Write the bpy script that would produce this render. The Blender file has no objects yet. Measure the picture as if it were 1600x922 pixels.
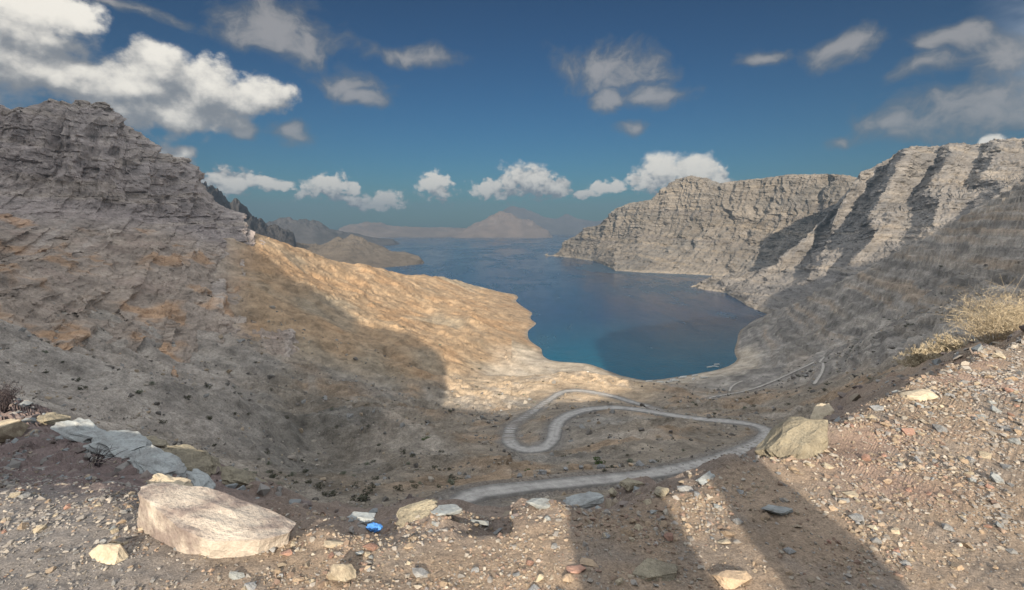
import bpy, bmesh, math, random
import numpy as np
from mathutils import Vector

random.seed(7)
rng = np.random.default_rng(7)
scene = bpy.context.scene
COL = scene.collection
H = 160.0            # eye height above the sea (m)
F = 800.0            # focal length in photo pixels (1600 wide, 90 degrees)
HZ = 356.0           # horizon row

# ------------------------------------------------------------------ camera
cam = bpy.data.cameras.new('camera')
cam.sensor_width = 36.0
cam.lens = 18.0
cam.shift_y = -(461.0 - HZ) / 1600.0
cam.clip_start = 0.05
cam.clip_end = 60000.0
cam_o = bpy.data.objects.new('camera', cam)
COL.objects.link(cam_o)
cam_o.location = (0, 0, H)
cam_o.rotation_euler = (math.radians(90), 0, 0)
scene.camera = cam_o

# ------------------------------------------------------------------ render / exposure
scene.render.engine = 'CYCLES'
scene.view_settings.view_transform = 'Standard'
scene.view_settings.look = 'None'
scene.view_settings.gamma = 1.0
scene.view_settings.exposure = 1.06
scene.view_settings.use_curve_mapping = False
scene.cycles.use_denoising = True
scene.cycles.use_adaptive_sampling = True
scene.cycles.adaptive_threshold = 0.02
scene.cycles.max_bounces = 4
scene.cycles.diffuse_bounces = 2
scene.cycles.glossy_bounces = 2
scene.cycles.transmission_bounces = 2
scene.cycles.volume_bounces = 1
scene.cycles.transparent_max_bounces = 6

# ------------------------------------------------------------------ sun
SUN_EL = math.radians(19.8)
sun = bpy.data.lights.new('sun', 'SUN')
sun.energy = 4.2
sun.angle = math.radians(0.53)
sun.color = (1.0, 0.86, 0.68)
sun_o = bpy.data.objects.new('sun', sun)
COL.objects.link(sun_o)
sun_o.rotation_euler = (math.radians(90) - SUN_EL, 0, 0)      # light travels along +Y and down
sun_o.location = (0, -50, 400)

# ------------------------------------------------------------------ world: sky with clouds
world = bpy.data.worlds.new('World')
scene.world = world
world.use_nodes = True
W = world.node_tree
W.nodes.clear()


def nd(nt, typ, **kw):
    n = nt.nodes.new(typ)
    for k, v in kw.items():
        setattr(n, k, v)
    return n


def mth(nt, op, a, b=None, c=None, clamp=False):
    n = nt.nodes.new('ShaderNodeMath')
    n.operation = op
    n.use_clamp = clamp
    for i, v in enumerate((a, b, c)):
        if v is None:
            continue
        if isinstance(v, (int, float)):
            n.inputs[i].default_value = v
        else:
            nt.links.new(v, n.inputs[i])
    return n.outputs[0]


def vmth(nt, op, a, b=None, c=None):
    n = nt.nodes.new('ShaderNodeVectorMath')
    n.operation = op
    for i, v in enumerate((a, b, c)):
        if v is None:
            continue
        if isinstance(v, (tuple, list)):
            n.inputs[i].default_value = v
        else:
            nt.links.new(v, n.inputs[i])
    return n.outputs['Value'] if op in ('LENGTH', 'DOT_PRODUCT') else n.outputs[0]


def maprange(nt, v, a, b, c=0.0, d=1.0, smooth=True):
    n = nt.nodes.new('ShaderNodeMapRange')
    n.interpolation_type = 'SMOOTHSTEP' if smooth else 'LINEAR'
    nt.links.new(v, n.inputs[0])
    for i, x in enumerate((a, b, c, d)):
        n.inputs[i + 1].default_value = x
    return n.outputs[0]


def noise(nt, vec, scale, detail=6.0, rough=0.55, dist=0.0):
    n = nt.nodes.new('ShaderNodeTexNoise')
    n.inputs['Scale'].default_value = scale
    n.inputs['Detail'].default_value = detail
    n.inputs['Roughness'].default_value = rough
    n.inputs['Distortion'].default_value = dist
    if vec is not None:
        nt.links.new(vec, n.inputs['Vector'])
    return n


def mixc(nt, fac, a, b, mode='MIX'):
    n = nt.nodes.new('ShaderNodeMix')
    n.data_type = 'RGBA'
    n.blend_type = mode
    for sock, v in ((n.inputs[0], fac), (n.inputs[6], a), (n.inputs[7], b)):
        if isinstance(v, (int, float)):
            sock.default_value = v
        elif isinstance(v, (tuple, list)):
            sock.default_value = (*v[:3], 1.0)
        else:
            nt.links.new(v, sock)
    return n.outputs[2]


def dir_of(px, py):
    az = math.atan((px - 800.0) / F)
    el = math.atan((HZ - py) / F * math.cos(az))
    return az, el


# cumulus heaps: (px, py, rx, ry) as they stand over the horizon
CUMULUS = [
    (60, 95, 130, 62), (-80, 60, 150, 90), (180, 130, 120, 55), (240, 105, 70, 40), (330, 135, 90, 40), (395, 150, 50, 32), (260, 175, 130, 40),
    (100, 20, 90, 26), (20, 20, 70, 40), (-160, 150, 120, 60),
    (275, 238, 42, 20), (365, 285, 52, 22), (425, 290, 40, 14), (500, 297, 42, 24), (538, 293, 16, 12),
    (600, 310, 40, 14), (545, 315, 40, 10), (686, 294, 30, 20),
    (775, 295, 34, 16), (830, 282, 42, 32), (868, 288, 22, 22), (910, 302, 24, 7),
    (950, 292, 26, 12), (1000, 288, 28, 14), (1035, 272, 40, 26), (1085, 272, 44, 24), (1115, 280, 22, 14),
    (1557, 220, 22, 14),
]
WISPS = [
    (430, 45, 75, 48), (480, 75, 34, 38), (545, 130, 46, 24), (565, 152, 44, 18), (635, 85, 64, 16),
    (445, 206, 32, 16), (380, 202, 18, 14),
    (955, 105, 86, 34), (1030, 150, 52, 20), (960, 155, 34, 20), (990, 208, 26, 14),
    (1320, 68, 60, 22), (1480, 68, 60, 22), (1190, 88, 40, 14), (1440, 112, 50, 20), (1560, 100, 70, 40),
    (1500, 175, 130, 40), (1620, 150, 90, 60), (1400, 195, 70, 22), (180, 8, 110, 14), (1320, 218, 34, 12),
]


def blob_field(nt, vec, blobs, k):
    out = None
    for (px, py, rx, ry) in blobs:
        az, el = dir_of(px, py)
        az2, _ = dir_of(px + rx, py)
        _, el2 = dir_of(px, py - ry)
        sx, sy = 1.0 / max(1e-3, az2 - az), 1.0 / max(1e-3, el2 - el)
        v = vmth(nt, 'MULTIPLY_ADD', vec, (sx, sy, 0), (-az * sx, -el * sy, 0))
        l = vmth(nt, 'LENGTH', v)
        out = l if out is None else mth(nt, 'SMOOTH_MIN', out, l, k)
    return out


def noise2(nt, vec, scale, detail, rough):
    n = noise(nt, vec, scale, detail, rough)
    n.noise_dimensions = '2D'
    return n


def cloud_detail(nt, v, sc, amp, rough, puff):
    st = vmth(nt, 'MULTIPLY', v, (1.0, 1.3, 1.0))
    n2 = noise2(nt, st, sc, 6.0, rough)
    det = mth(nt, 'MULTIPLY', mth(nt, 'SUBTRACT', n2.outputs[0], 0.5), amp)
    if not puff:
        return det
    n3 = nd(nt, 'ShaderNodeTexVoronoi', voronoi_dimensions='2D', feature='F1')
    n3.inputs['Scale'].default_value = sc * 1.7
    nt.links.new(vmth(nt, 'MULTIPLY_ADD', n2.outputs['Color'], (0.03, 0.03, 0), st), n3.inputs['Vector'])
    return mth(nt, 'ADD', det, mth(nt, 'MULTIPLY', mth(nt, 'SUBTRACT', 0.5, n3.outputs['Distance']), puff))


def build_world():
    sky = nd(W, 'ShaderNodeTexSky', sky_type='NISHITA')
    sky.sun_disc = False
    sky.sun_elevation = SUN_EL
    sky.sun_rotation = math.radians(180)
    sky.altitude = 160
    sky.air_density = 1.0
    sky.dust_density = 0.5
    sky.ozone_density = 3.0
    # one tone curve for the whole sky: deeper and richer
    gm = nd(W, 'ShaderNodeGamma')
    gm.inputs['Gamma'].default_value = SKY_GAMMA
    W.links.new(sky.outputs[0], gm.inputs[0])
    skyc = mixc(W, 1.0, gm.outputs[0], SKY_TINT, 'MULTIPLY')
    tc = nd(W, 'ShaderNodeTexCoord')
    sep = nd(W, 'ShaderNodeSeparateXYZ')
    W.links.new(tc.outputs['Generated'], sep.inputs[0])
    az = mth(W, 'ARCTAN2', sep.outputs[0], sep.outputs[1])
    el = mth(W, 'ARCSINE', sep.outputs[2])
    cmb = nd(W, 'ShaderNodeCombineXYZ')
    W.links.new(az, cmb.inputs[0])
    W.links.new(el, cmb.inputs[1])
    v = cmb.outputs[0]
    # the heaps and wisps in front
    n1 = noise2(W, v, 7.0, 3.0, 0.55)
    off = vmth(W, 'MULTIPLY_ADD', n1.outputs['Color'], (0.09, 0.06, 0), (-0.045, -0.03, 0))
    vw = vmth(W, 'ADD', v, off)
    b0 = mth(W, 'SUBTRACT', 1.0, blob_field(W, vw, CUMULUS, 0.3))
    bw = mth(W, 'SUBTRACT', 1.0, blob_field(W, vw, WISPS, 0.35))
    # bright clouds added outside the view as fill light, on a flat layer overhead
    cz = mth(W, 'ADD', mth(W, 'MAXIMUM', sep.outputs[2], 0.0), 0.16)
    flat = vmth(W, 'SCALE', tc.outputs['Generated'])
    W.links.new(mth(W, 'DIVIDE', 1.0, cz), flat.node.inputs['Scale'])
    nf = noise2(W, flat, 0.9, 6.0, 0.6)
    out_f = mth(W, 'MAXIMUM', maprange(W, mth(W, 'ABSOLUTE', az), 0.72, 1.0), maprange(W, el, 0.42, 0.60))
    fill_cloud = mth(W, 'MULTIPLY', maprange(W, nf.outputs[0], 0.36, 0.56), mth(W, 'MULTIPLY', out_f, maprange(W, el, 0.0, 0.12)))
    low = maprange(W, el, 0.09, 0.15, 1.0, 0.0)

    def det(vec):
        big = cloud_detail(W, vec, 17.0, 1.8, 0.62, 0.4)
        small = cloud_detail(W, vec, 46.0, 2.0, 0.6, 0.5)
        return mth(W, 'ADD', mth(W, 'MULTIPLY', big, mth(W, 'SUBTRACT', 1.0, low)), mth(W, 'MULTIPLY', small, low))
    d0 = mth(W, 'ADD', mth(W, 'MULTIPLY', b0, 1.35), det(v))
    d1 = mth(W, 'ADD', mth(W, 'MULTIPLY', b0, 1.0), det(vmth(W, 'ADD', v, (-0.005, 0.016, 0))))
    # height within the heap: tops bright, flat bases grey
    b1 = mth(W, 'SUBTRACT', 1.0, blob_field(W, vmth(W, 'ADD', vw, (-0.01, 0.045, 0)), CUMULUS, 0.3))
    grad = mth(W, 'SUBTRACT', b0, b1)
    lit = mth(W, 'ADD', mth(W, 'MULTIPLY', grad, 0.55), mth(W, 'MULTIPLY', mth(W, 'SUBTRACT', d0, d1), 0.7))
    lit = maprange(W, lit, -0.25, 0.95)
    ccol = mixc(W, lit, CLOUD_DARK, CLOUD_LIT)
    a = maprange(W, d0, -0.2, 0.5)
    dw = mth(W, 'ADD', mth(W, 'MULTIPLY_ADD', bw, 1.1, 0.15), cloud_detail(W, vw, 13.0, 2.6, 0.64, 0.0))
    wcol = mixc(W, maprange(W, dw, 0.2, 1.2), WISP_DARK, WISP_LIT)
    aw = maprange(W, dw, -0.35, 0.9, 0.0, 0.8)
    c = mixc(W, mth(W, 'MULTIPLY', fill_cloud, 0.85), skyc, FILL_CLOUD_COL)
    c = mixc(W, aw, c, wcol)
    c = mixc(W, a, c, ccol)
    bg = nd(W, 'ShaderNodeBackground')
    bg.inputs['Strength'].default_value = SKY_STRENGTH
    W.links.new(c, bg.inputs[0])
    out = nd(W, 'ShaderNodeOutputWorld')
    W.links.new(bg.outputs[0], out.inputs[0])
    world.cycles.sampling_method = 'MANUAL'
    world.cycles.sample_map_resolution = 512


SKY_STRENGTH = 0.10
SKY_GAMMA = 1.6
SKY_TINT = (0.0225, 0.0640, 0.0730)
CLOUD_LIT = (5.2, 4.9, 4.4)
CLOUD_DARK = (1.25, 1.32, 1.45)
FILL_CLOUD_COL = (8.2, 8.3, 8.4)
WISP_LIT = (2.0, 1.9, 1.85)
WISP_DARK = (0.8, 0.86, 0.95)
build_world()


# ================================================================== helpers
def W3(px, py, Y):
    return ((px - 800.0) / F * Y, Y, H - (py - HZ) / F * Y)


_perm = rng.permutation(512).astype(np.int32) % 256
_perm = np.concatenate([_perm, _perm, _perm])
_g3 = rng.normal(size=(256, 3)).astype(np.float32)
_g3 /= np.linalg.norm(_g3, axis=1, keepdims=True)


def gnoise(x, y, z):
    """gradient noise, about -0.7..0.7"""
    x = np.asarray(x, np.float32); y = np.asarray(y, np.float32); z = np.asarray(z, np.float32)
    x, y, z = np.broadcast_arrays(x, y, z)
    xi = np.floor(x); yi = np.floor(y); zi = np.floor(z)
    fx, fy, fz = x - xi, y - yi, z - zi
    xi = xi.astype(np.int32) & 255; yi = yi.astype(np.int32) & 255; zi = zi.astype(np.int32) & 255
    u = fx * fx * fx * (fx * (fx * 6 - 15) + 10)
    v = fy * fy * fy * (fy * (fy * 6 - 15) + 10)
    w = fz * fz * fz * (fz * (fz * 6 - 15) + 10)
    r = 0
    for dx in (0, 1):
        px_ = _perm[xi + dx]
        wx = u if dx else 1 - u
        for dy in (0, 1):
            pxy = _perm[px_ + yi + dy]
            wy = v if dy else 1 - v
            for dz in (0, 1):
                g = _g3[_perm[pxy + zi + dz] & 255]
                wz = w if dz else 1 - w
                r = r + (wx * wy * wz) * (g[..., 0] * (fx - dx) + g[..., 1] * (fy - dy) + g[..., 2] * (fz - dz))
    return r


def fbm(x, y, z, octv=4, gain=0.5, lac=2.03):
    r, a = 0, 1.0
    for i in range(octv):
        r = r + a * gnoise(x + 17.3 * i, y + 5.1 * i, z + 9.7 * i)
        x, y, z = x * lac, y * lac, z * lac
        a *= gain
    return r


def ridged(x, y, z, octv=4, gain=0.5, lac=2.1):
    """0..1, sharp crests at 1"""
    r, a, t = 0, 1.0, 0
    for i in range(octv):
        r = r + a * (1 - np.abs(gnoise(x + 11.3 * i, y + 3.1 * i, z + 7.7 * i)) * 2.0)
        t += a
        x, y, z = x * lac, y * lac, z * lac
        a *= gain
    return r / t


def sstep(a, b, x):
    t = np.clip((x - a) / (b - a), 0, 1)
    return t * t * (3 - 2 * t)


def ledges(z, thick, sharp=0.75):
    """terrace offset in -0.5..0.5 of one bed; steep riser, flat tread"""
    f = z / thick
    fl = np.floor(f)
    fr = f - fl
    return sstep(sharp, 1.0, fr) - fr


def lerp(a, b, t):
    return a + (b - a) * t


def new_mesh(name, verts, quads=None, tris=None, cols=None, smooth=False):
    me = bpy.data.meshes.new(name)
    verts = np.asarray(verts, np.float32).reshape(-1, 3)
    faces, sizes = [], []
    if quads is not None and len(quads):
        faces.append(np.asarray(quads, np.int32).ravel()); sizes.append(np.full(len(quads), 4, np.int32))
    if tris is not None and len(tris):
        faces.append(np.asarray(tris, np.int32).ravel()); sizes.append(np.full(len(tris), 3, np.int32))
    idx = np.concatenate(faces); sz = np.concatenate(sizes)
    me.vertices.add(len(verts)); me.vertices.foreach_set('co', verts.ravel())
    me.loops.add(len(idx)); me.loops.foreach_set('vertex_index', idx)
    me.polygons.add(len(sz))
    st = np.concatenate([[0], np.cumsum(sz)[:-1]]).astype(np.int32)
    me.polygons.foreach_set('loop_start', st)
    me.polygons.foreach_set('loop_total', sz)
    me.polygons.foreach_set('use_smooth', np.full(len(sz), smooth))
    if cols is not None:
        ca = me.color_attributes.new('Col', 'FLOAT_COLOR', 'POINT')
        c4 = np.ones((len(verts), 4), np.float32); c4[:, :3] = cols
        ca.data.foreach_set('color', c4.ravel())
    me.update(calc_edges=True)
    return me


def grid_quads(nr, nc):
    a = np.arange(nr * nc).reshape(nr, nc)
    q = np.stack([a[:-1, :-1], a[:-1, 1:], a[1:, 1:], a[1:, :-1]], -1).reshape(-1, 4)
    return q


def link(name, me, mat=None, parent=None, kind=None, label=None, cat=None, group=None, loc=None):
    o = bpy.data.objects.new(name, me)
    COL.objects.link(o)
    if mat is not None and me is not None and not me.materials:
        me.materials.append(mat)
    if parent is not None:
        o.parent = parent
    if loc is not None:
        o.location = loc
    for k, v in (('kind', kind), ('label', label), ('category', cat), ('group', group)):
        if v:
            o[k] = v
    return o


def submesh(name, verts, quads, cols):
    used = np.unique(quads)
    remap = np.zeros(len(verts), np.int32); remap[used] = np.arange(len(used))
    return new_mesh(name, verts[used], remap[quads], cols=cols[used])


def pchip_rows(vk, vals, v):
    """vals (K, n) at knots vk -> (len(v), n), monotone cubic"""
    vk = np.asarray(vk, float); K = len(vk)
    h = np.diff(vk)[:, None]; d = np.diff(vals, axis=0) / h
    m = np.zeros_like(vals)
    if K > 2:
        s = d[:-1] * d[1:] > 0
        m[1:-1] = np.where(s, 2 * d[:-1] * d[1:] / np.where(s, d[:-1] + d[1:], 1), 0)
    m[0] = d[0]; m[-1] = d[-1]
    i = np.clip(np.searchsorted(vk, v, side='right') - 1, 0, K - 2)
    t = ((v - vk[i]) / (vk[i + 1] - vk[i]))[:, None]
    hh = h[i]
    return ((2 * t**3 - 3 * t**2 + 1) * vals[i] + (t**3 - 2 * t**2 + t) * hh * m[i]
            + (-2 * t**3 + 3 * t**2) * vals[i + 1] + (t**3 - t**2) * hh * m[i + 1])


def loft(rows, px0, px1, ncol, seg_counts, world_rows=False):
    """rows of (px, py, Y) along the land's own lines (crest, foot, ...); returns (nr, nc, 3)"""
    px = np.linspace(px0, px1, ncol)
    Xs, Ys, Zs = [], [], []
    for r in rows:
        r = sorted(r)
        a = np.array(r, float)
        py = np.interp(px, a[:, 0], a[:, 1]); Y = np.interp(px, a[:, 0], a[:, 2])
        Xs.append((px - 800) / F * Y); Ys.append(Y); Zs.append(H - (py - HZ) / F * Y)
    v = np.concatenate([np.linspace(i, i + 1, n, endpoint=False) for i, n in enumerate(seg_counts)] + [[len(rows) - 1]])
    vk = np.arange(len(rows))
    P = np.stack([pchip_rows(vk, np.array(A), v) for A in (Xs, Ys, Zs)], -1)
    return P, v


def grid_normals(P):
    du = np.gradient(P, axis=1); dv = np.gradient(P, axis=0)
    n = np.cross(du, dv)
    n /= np.linalg.norm(n, axis=2, keepdims=True) + 1e-9
    n[n[..., 2] < 0] *= -1
    return n


# ================================================================== materials
def rock_material(name, scale=1.0, bump=1.0, dist=1.0, strata=0.35, speck=0.25, rough=0.95):
    m = bpy.data.materials.new(name); m.use_nodes = True
    nt = m.node_tree
    b = nt.nodes['Principled BSDF']
    b.inputs['Roughness'].default_value = rough
    b.inputs['Specular IOR Level'].default_value = 0.15
    at = nd(nt, 'ShaderNodeAttribute', attribute_name='Col')
    geo = nd(nt, 'ShaderNodeNewGeometry')
    pos = geo.outputs['Position']
    big = noise(nt, pos, 0.05 * scale, 5, 0.6)
    fine = noise(nt, pos, 0.9 * scale, 6, 0.7)
    spk = noise(nt, pos, 3.0 * scale, 3, 0.7)
    lay = noise(nt, vmth(nt, 'MULTIPLY', pos, (0.012 * scale, 0.012 * scale, 0.55 * scale)), 1.0, 6, 0.65, 0.4)
    f1 = maprange(nt, big.outputs[0], 0.3, 0.7, 0.82, 1.16, False)
    f2 = maprange(nt, fine.outputs[0], 0.25, 0.75, 1 - speck, 1 + speck, False)
    f3 = maprange(nt, lay.outputs[0], 0.3, 0.7, 1 - strata, 1 + strata, False)
    f4 = maprange(nt, spk.outputs[0], 0.3, 0.7, 1 - speck, 1 + speck, False)
    f = mth(nt, 'MULTIPLY', mth(nt, 'MULTIPLY', f1, f2), mth(nt, 'MULTIPLY', f3, f4))
    mul = vmth(nt, 'SCALE', at.outputs['Color'])
    n = mul.node
    nt.links.new(f, n.inputs['Scale'])
    nt.links.new(mul, b.inputs['Base Color'])
    bp = nd(nt, 'ShaderNodeBump')
    bp.inputs['Strength'].default_value = bump
    bp.inputs['Distance'].default_value = dist
    hgt = mth(nt, 'ADD', mth(nt, 'ADD', fine.outputs[0], mth(nt, 'MULTIPLY', lay.outputs[0], 0.8)), mth(nt, 'MULTIPLY', spk.outputs[0], 0.5))
    nt.links.new(hgt, bp.inputs['Height'])
    nt.links.new(bp.outputs[0], b.inputs['Normal'])
    return m


def plain_material(name, col, var=0.25, scale=8.0, rough=0.9, bump=0.3, dist=0.02, objrand=0.0):
    m = bpy.data.materials.new(name); m.use_nodes = True
    nt = m.node_tree
    b = nt.nodes['Principled BSDF']
    b.inputs['Roughness'].default_value = rough
    b.inputs['Specular IOR Level'].default_value = 0.2
    tc = nd(nt, 'ShaderNodeTexCoord')
    ns = noise(nt, tc.outputs['Object'], scale, 6, 0.65)
    f = maprange(nt, ns.outputs[0], 0.3, 0.7, 1 - var, 1 + var, False)
    if objrand:
        oi = nd(nt, 'ShaderNodeObjectInfo')
        f = mth(nt, 'MULTIPLY', f, maprange(nt, oi.outputs['Random'], 0, 1, 1 - objrand, 1 + objrand, False))
    c = vmth(nt, 'SCALE', tuple(col))
    nt.links.new(f, c.node.inputs['Scale'])
    nt.links.new(c, b.inputs['Base Color'])
    if bump:
        bp = nd(nt, 'ShaderNodeBump')
        bp.inputs['Strength'].default_value = bump
        bp.inputs['Distance'].default_value = dist
        nt.links.new(ns.outputs[0], bp.inputs['Height'])
        nt.links.new(bp.outputs[0], b.inputs['Normal'])
    return m


M_ROCK = rock_material('mountain_rock', 0.45, 0.8, 1.1, 0.16, 0.24)
M_FAR = rock_material('far_rock', 0.16, 0.7, 3.0, 0.16, 0.22)
M_RIDGE = rock_material('ridge_rock', 0.8, 0.6, 0.5, 0.10, 0.27)
M_SCREE = rock_material('scree', 0.75, 0.9, 0.7, 0.05, 0.36)
M_DIRT = rock_material('gravel_dirt', 30.0, 0.8, 0.012, 0.0, 0.34)

GREY = np.array((0.27, 0.245, 0.22)); PALE = np.array((0.38, 0.335, 0.28)); TAN = np.array((0.36, 0.27, 0.185))
ORANGE = np.array((0.40, 0.245, 0.135)); DARK = np.array((0.15, 0.13, 0.115)); BLUEGREY = np.array((0.30, 0.33, 0.35))


def mixcol(base, col, w):
    return base + (np.asarray(col) - base) * w[..., None]


# ================================================================== the valley: one height field
CP = []      # (px, py, Y) on the ground


def cp(*pts):
    CP.extend(pts)


ROAD_MAIN = [(1062, 650, 305), (1035, 643, 340), (1008, 634, 380), (985, 628, 405), (960, 620, 424), (925, 613, 436), (895, 610, 440), (872, 615, 424), (850, 630, 384), (830, 645, 340), (808, 662, 292), (795, 680, 250),
             (797, 693, 222), (812, 702, 211), (835, 704, 208), (855, 697, 214), (866, 683, 228), (868, 668, 244), (878, 655, 262), (900, 644, 280),
             (935, 638, 290), (980, 638, 288), (1040, 648, 272), (1100, 656, 256), (1150, 660, 246), (1185, 666, 232), (1200, 676, 212),
             (1195, 688, 192), (1165, 703, 170), (1110, 722, 150), (1050, 736, 134), (990, 746, 122), (920, 753, 113), (850, 760, 105), (800, 765, 99),
             (762, 770, 96), (730, 778, 92), (714, 790, 88), (728, 806, 83), (780, 816, 79)]
cp(*ROAD_MAIN)
# beach and shore line
SHORE = [(862, 563), (915, 568), (962, 584), (1005, 594), (1050, 590), (1100, 582), (1130, 575), (1152, 560), (1148, 545), (1152, 533), (1166, 510), (1198, 491)]
for (a, b) in SHORE:
    Y = 128000 / (b - HZ)
    cp((a, b, Y))
LSHORE = [(846, 545), (826, 516), (838, 505), (832, 490), (806, 470), (800, 459)]
for (a, b) in LSHORE:
    cp((a, b, 128000 / (b - HZ)))
# sea bed
for (a, Y, z) in ((930, 640, -14), (1000, 620, -14), (1080, 640, -14), (950, 760, -30), (1080, 760, -25), (900, 900, -30), (1100, 900, -30), (1000, 1100, -40), (900, 1300, -40),
                  (760, 1450, -30), (1190, 1150, -25), (1230, 1300, -40), (1300, 1350, -20), (640, 1500, -20)):
    cp((a, HZ + (H - z) / Y * F, Y))
# beach flat
cp((880, 583, 520), (930, 590, 490), (980, 600, 470), (830, 588, 500), (1060, 600, 500), (1110, 595, 500))
# hairpin hill and slopes round it
cp((900, 625, 410), (850, 675, 236), (835, 660, 256), (940, 660, 248), (1000, 670, 232), (1080, 680, 205), (940, 700, 190), (1020, 700, 180), (900, 720, 165), (1000, 725, 148),
   (880, 735, 130), (820, 720, 172), (840, 740, 132), (760, 720, 170), (740, 690, 215), (760, 660, 290), (740, 630, 395), (705, 636, 385), (690, 652, 350), (780, 620, 430), (830, 612, 440))
# under the viewer's slope
cp((760, 830, 70), (900, 830, 66), (1050, 800, 75), (1200, 740, 100), (1000, 860, 55), (640, 860, 65), (500, 880, 60), (1300, 700, 100), (1400, 680, 85), (1600, 640, 70), (1800, 600, 60))
# dark gully on the left
cp((690, 700, 205), (640, 720, 180), (560, 700, 215), (600, 660, 265), (640, 640, 320), (700, 615, 430), (740, 602, 470), (560, 640, 300), (520, 655, 280), (480, 700, 210),
   (600, 760, 130), (680, 770, 115), (520, 760, 135), (420, 740, 150), (440, 700, 195), (400, 720, 160), (560, 800, 95), (420, 790, 100), (300, 740, 110), (300, 690, 150))
cp((545, 634, 255), (590, 645, 262))
# left talus slopes
SPUR = [(-150, 440, 195), (0, 505, 190), (100, 548, 186), (200, 586, 183), (300, 612, 188), (380, 630, 200), (430, 648, 212)]
cp(*SPUR)
cp(*[(a, b + 16 + 0.03 * (430 - a) * 0.5, Y + 44) for a, b, Y in SPUR[:-1]])
cp((390, 668, 185), (300, 665, 158), (200, 640, 150), (100, 615, 146), (0, 580, 142), (-150, 520, 140), (350, 590, 310), (420, 600, 335), (250, 560, 300), (150, 522, 292), (50, 488, 285),
   (-100, 420, 285), (150, 700, 100), (0, 680, 90), (-150, 650, 90), (470, 575, 370), (400, 540, 400), (500, 620, 330), (460, 632, 300))
# sunlit ridge: foot, face, crest, back
RIDGE = [(330, 372, 640), (390, 375, 660), (430, 379, 710), (480, 394, 800), (520, 408, 880), (560, 416, 960), (620, 429, 1080), (650, 433, 1140), (690, 438, 1200), (735, 450, 1250), (780, 457, 1255)]
cp(*RIDGE)
cp((640, 606, 410), (580, 600, 400), (700, 595, 460), (750, 592, 500), (800, 586, 540), (840, 575, 570),
   (480, 510, 470), (430, 460, 530), (400, 420, 580), (560, 540, 480), (520, 470, 600), (600, 500, 600), (640, 540, 530), (660, 480, 760), (700, 540, 570), (580, 450, 760),
   (740, 500, 740), (760, 550, 600), (790, 520, 730), (820, 550, 640), (700, 460, 980), (760, 470, 1000), (790, 490, 880), (480, 430, 680), (440, 410, 640))
for (a, b, Y) in RIDGE[1:]:
    cp((a - 10, HZ + (H - (H - (b - HZ) / F * Y - 70)) / (Y + 220) * F, Y + 220))
# right hillside: crest, face, foot
HILL = [(1166, 511, 810), (1200, 493, 925), (1260, 468, 865), (1330, 440, 800), (1400, 402, 740), (1450, 374, 690), (1500, 344, 640), (1560, 303, 575), (1600, 287, 540), (1700, 250, 490), (1850, 205, 450)]
cp(*HILL)
for (a, b, Y) in HILL[1:]:
    z = H - (b - HZ) / F * Y
    cp((a, HZ + (H - (z - 45)) / (Y + 110) * F, Y + 110))
cp((1190, 540, 640), (1180, 575, 540), (1250, 520, 640), (1320, 490, 600), (1400, 460, 560), (1480, 410, 540), (1540, 370, 500), (1600, 340, 480), (1700, 310, 430),
   (1160, 610, 440), (1250, 585, 430), (1300, 560, 420), (1360, 530, 420), (1430, 500, 400), (1500, 470, 380), (1600, 420, 350), (1750, 380, 300),
   (1080, 625, 400), (1150, 645, 330), (1230, 640, 310), (1280, 620, 310), (1340, 590, 310), (1400, 560, 300), (1480, 530, 280), (1600, 500, 230), (1750, 470, 190),
   (1040, 615, 430), (1240, 665, 240), (1300, 650, 220), (1380, 620, 200), (1480, 590, 170), (1600, 560, 150))

P3 = np.array([W3(*c) for c in CP])
# drop near-duplicate points
keep = []
for i, p in enumerate(P3):
    if all((p[0] - P3[j][0])**2 + (p[1] - P3[j][1])**2 > (0.012 * p[1])**2 for j in keep):
        keep.append(i)
P3 = P3[keep]


def warp_xy(X, Y):
    """log-depth coordinates so that near and far points weigh alike"""
    Yc = np.maximum(Y, 20.0)
    return np.log(Yc) * 1.3, X / Yc


def tps(r2):
    return 0.5 * r2 * np.log(r2 + 1e-12)


_a, _b = warp_xy(P3[:, 0], P3[:, 1])
_N = len(P3)
_r2 = (_a[:, None] - _a[None])**2 + (_b[:, None] - _b[None])**2
_A = np.zeros((_N + 3, _N + 3))
_A[:_N, :_N] = tps(_r2) + 2e-4 * np.eye(_N)
_A[:_N, _N] = 1; _A[:_N, _N + 1] = _a; _A[:_N, _N + 2] = _b
_A[_N:, :_N] = _A[:_N, _N:].T
_wt = np.linalg.solve(_A, np.concatenate([P3[:, 2], [0, 0, 0]]))


def base_height(X, Y):
    X = np.asarray(X, float); Y = np.asarray(Y, float)
    sh = X.shape
    X = X.ravel(); Y = Y.ravel()
    out = np.empty(len(X))
    for s in range(0, len(X), 20000):
        a, b = warp_xy(X[s:s + 20000], Y[s:s + 20000])
        k = tps((a[:, None] - _a[None])**2 + (b[:, None] - _b[None])**2)
        out[s:s + 20000] = k @ _wt[:_N] + _wt[_N] + _wt[_N + 1] * a + _wt[_N + 2] * b
    return out.reshape(sh)


def catmull(pts, n):
    P = np.array(pts, float)
    P = np.vstack([2 * P[0] - P[1], P, 2 * P[-1] - P[-2]])
    out = []
    for i in range(1, len(P) - 2):
        t = np.linspace(0, 1, n, endpoint=False)[:, None]
        p0, p1, p2, p3 = P[i - 1], P[i], P[i + 1], P[i + 2]
        out.append(0.5 * (2 * p1 + (p2 - p0) * t + (2 * p0 - 5 * p1 + 4 * p2 - p3) * t**2 + (3 * p1 - p0 - 3 * p2 + p3) * t**3))
    out.append(P[-2][None])
    return np.vstack(out)


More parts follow.
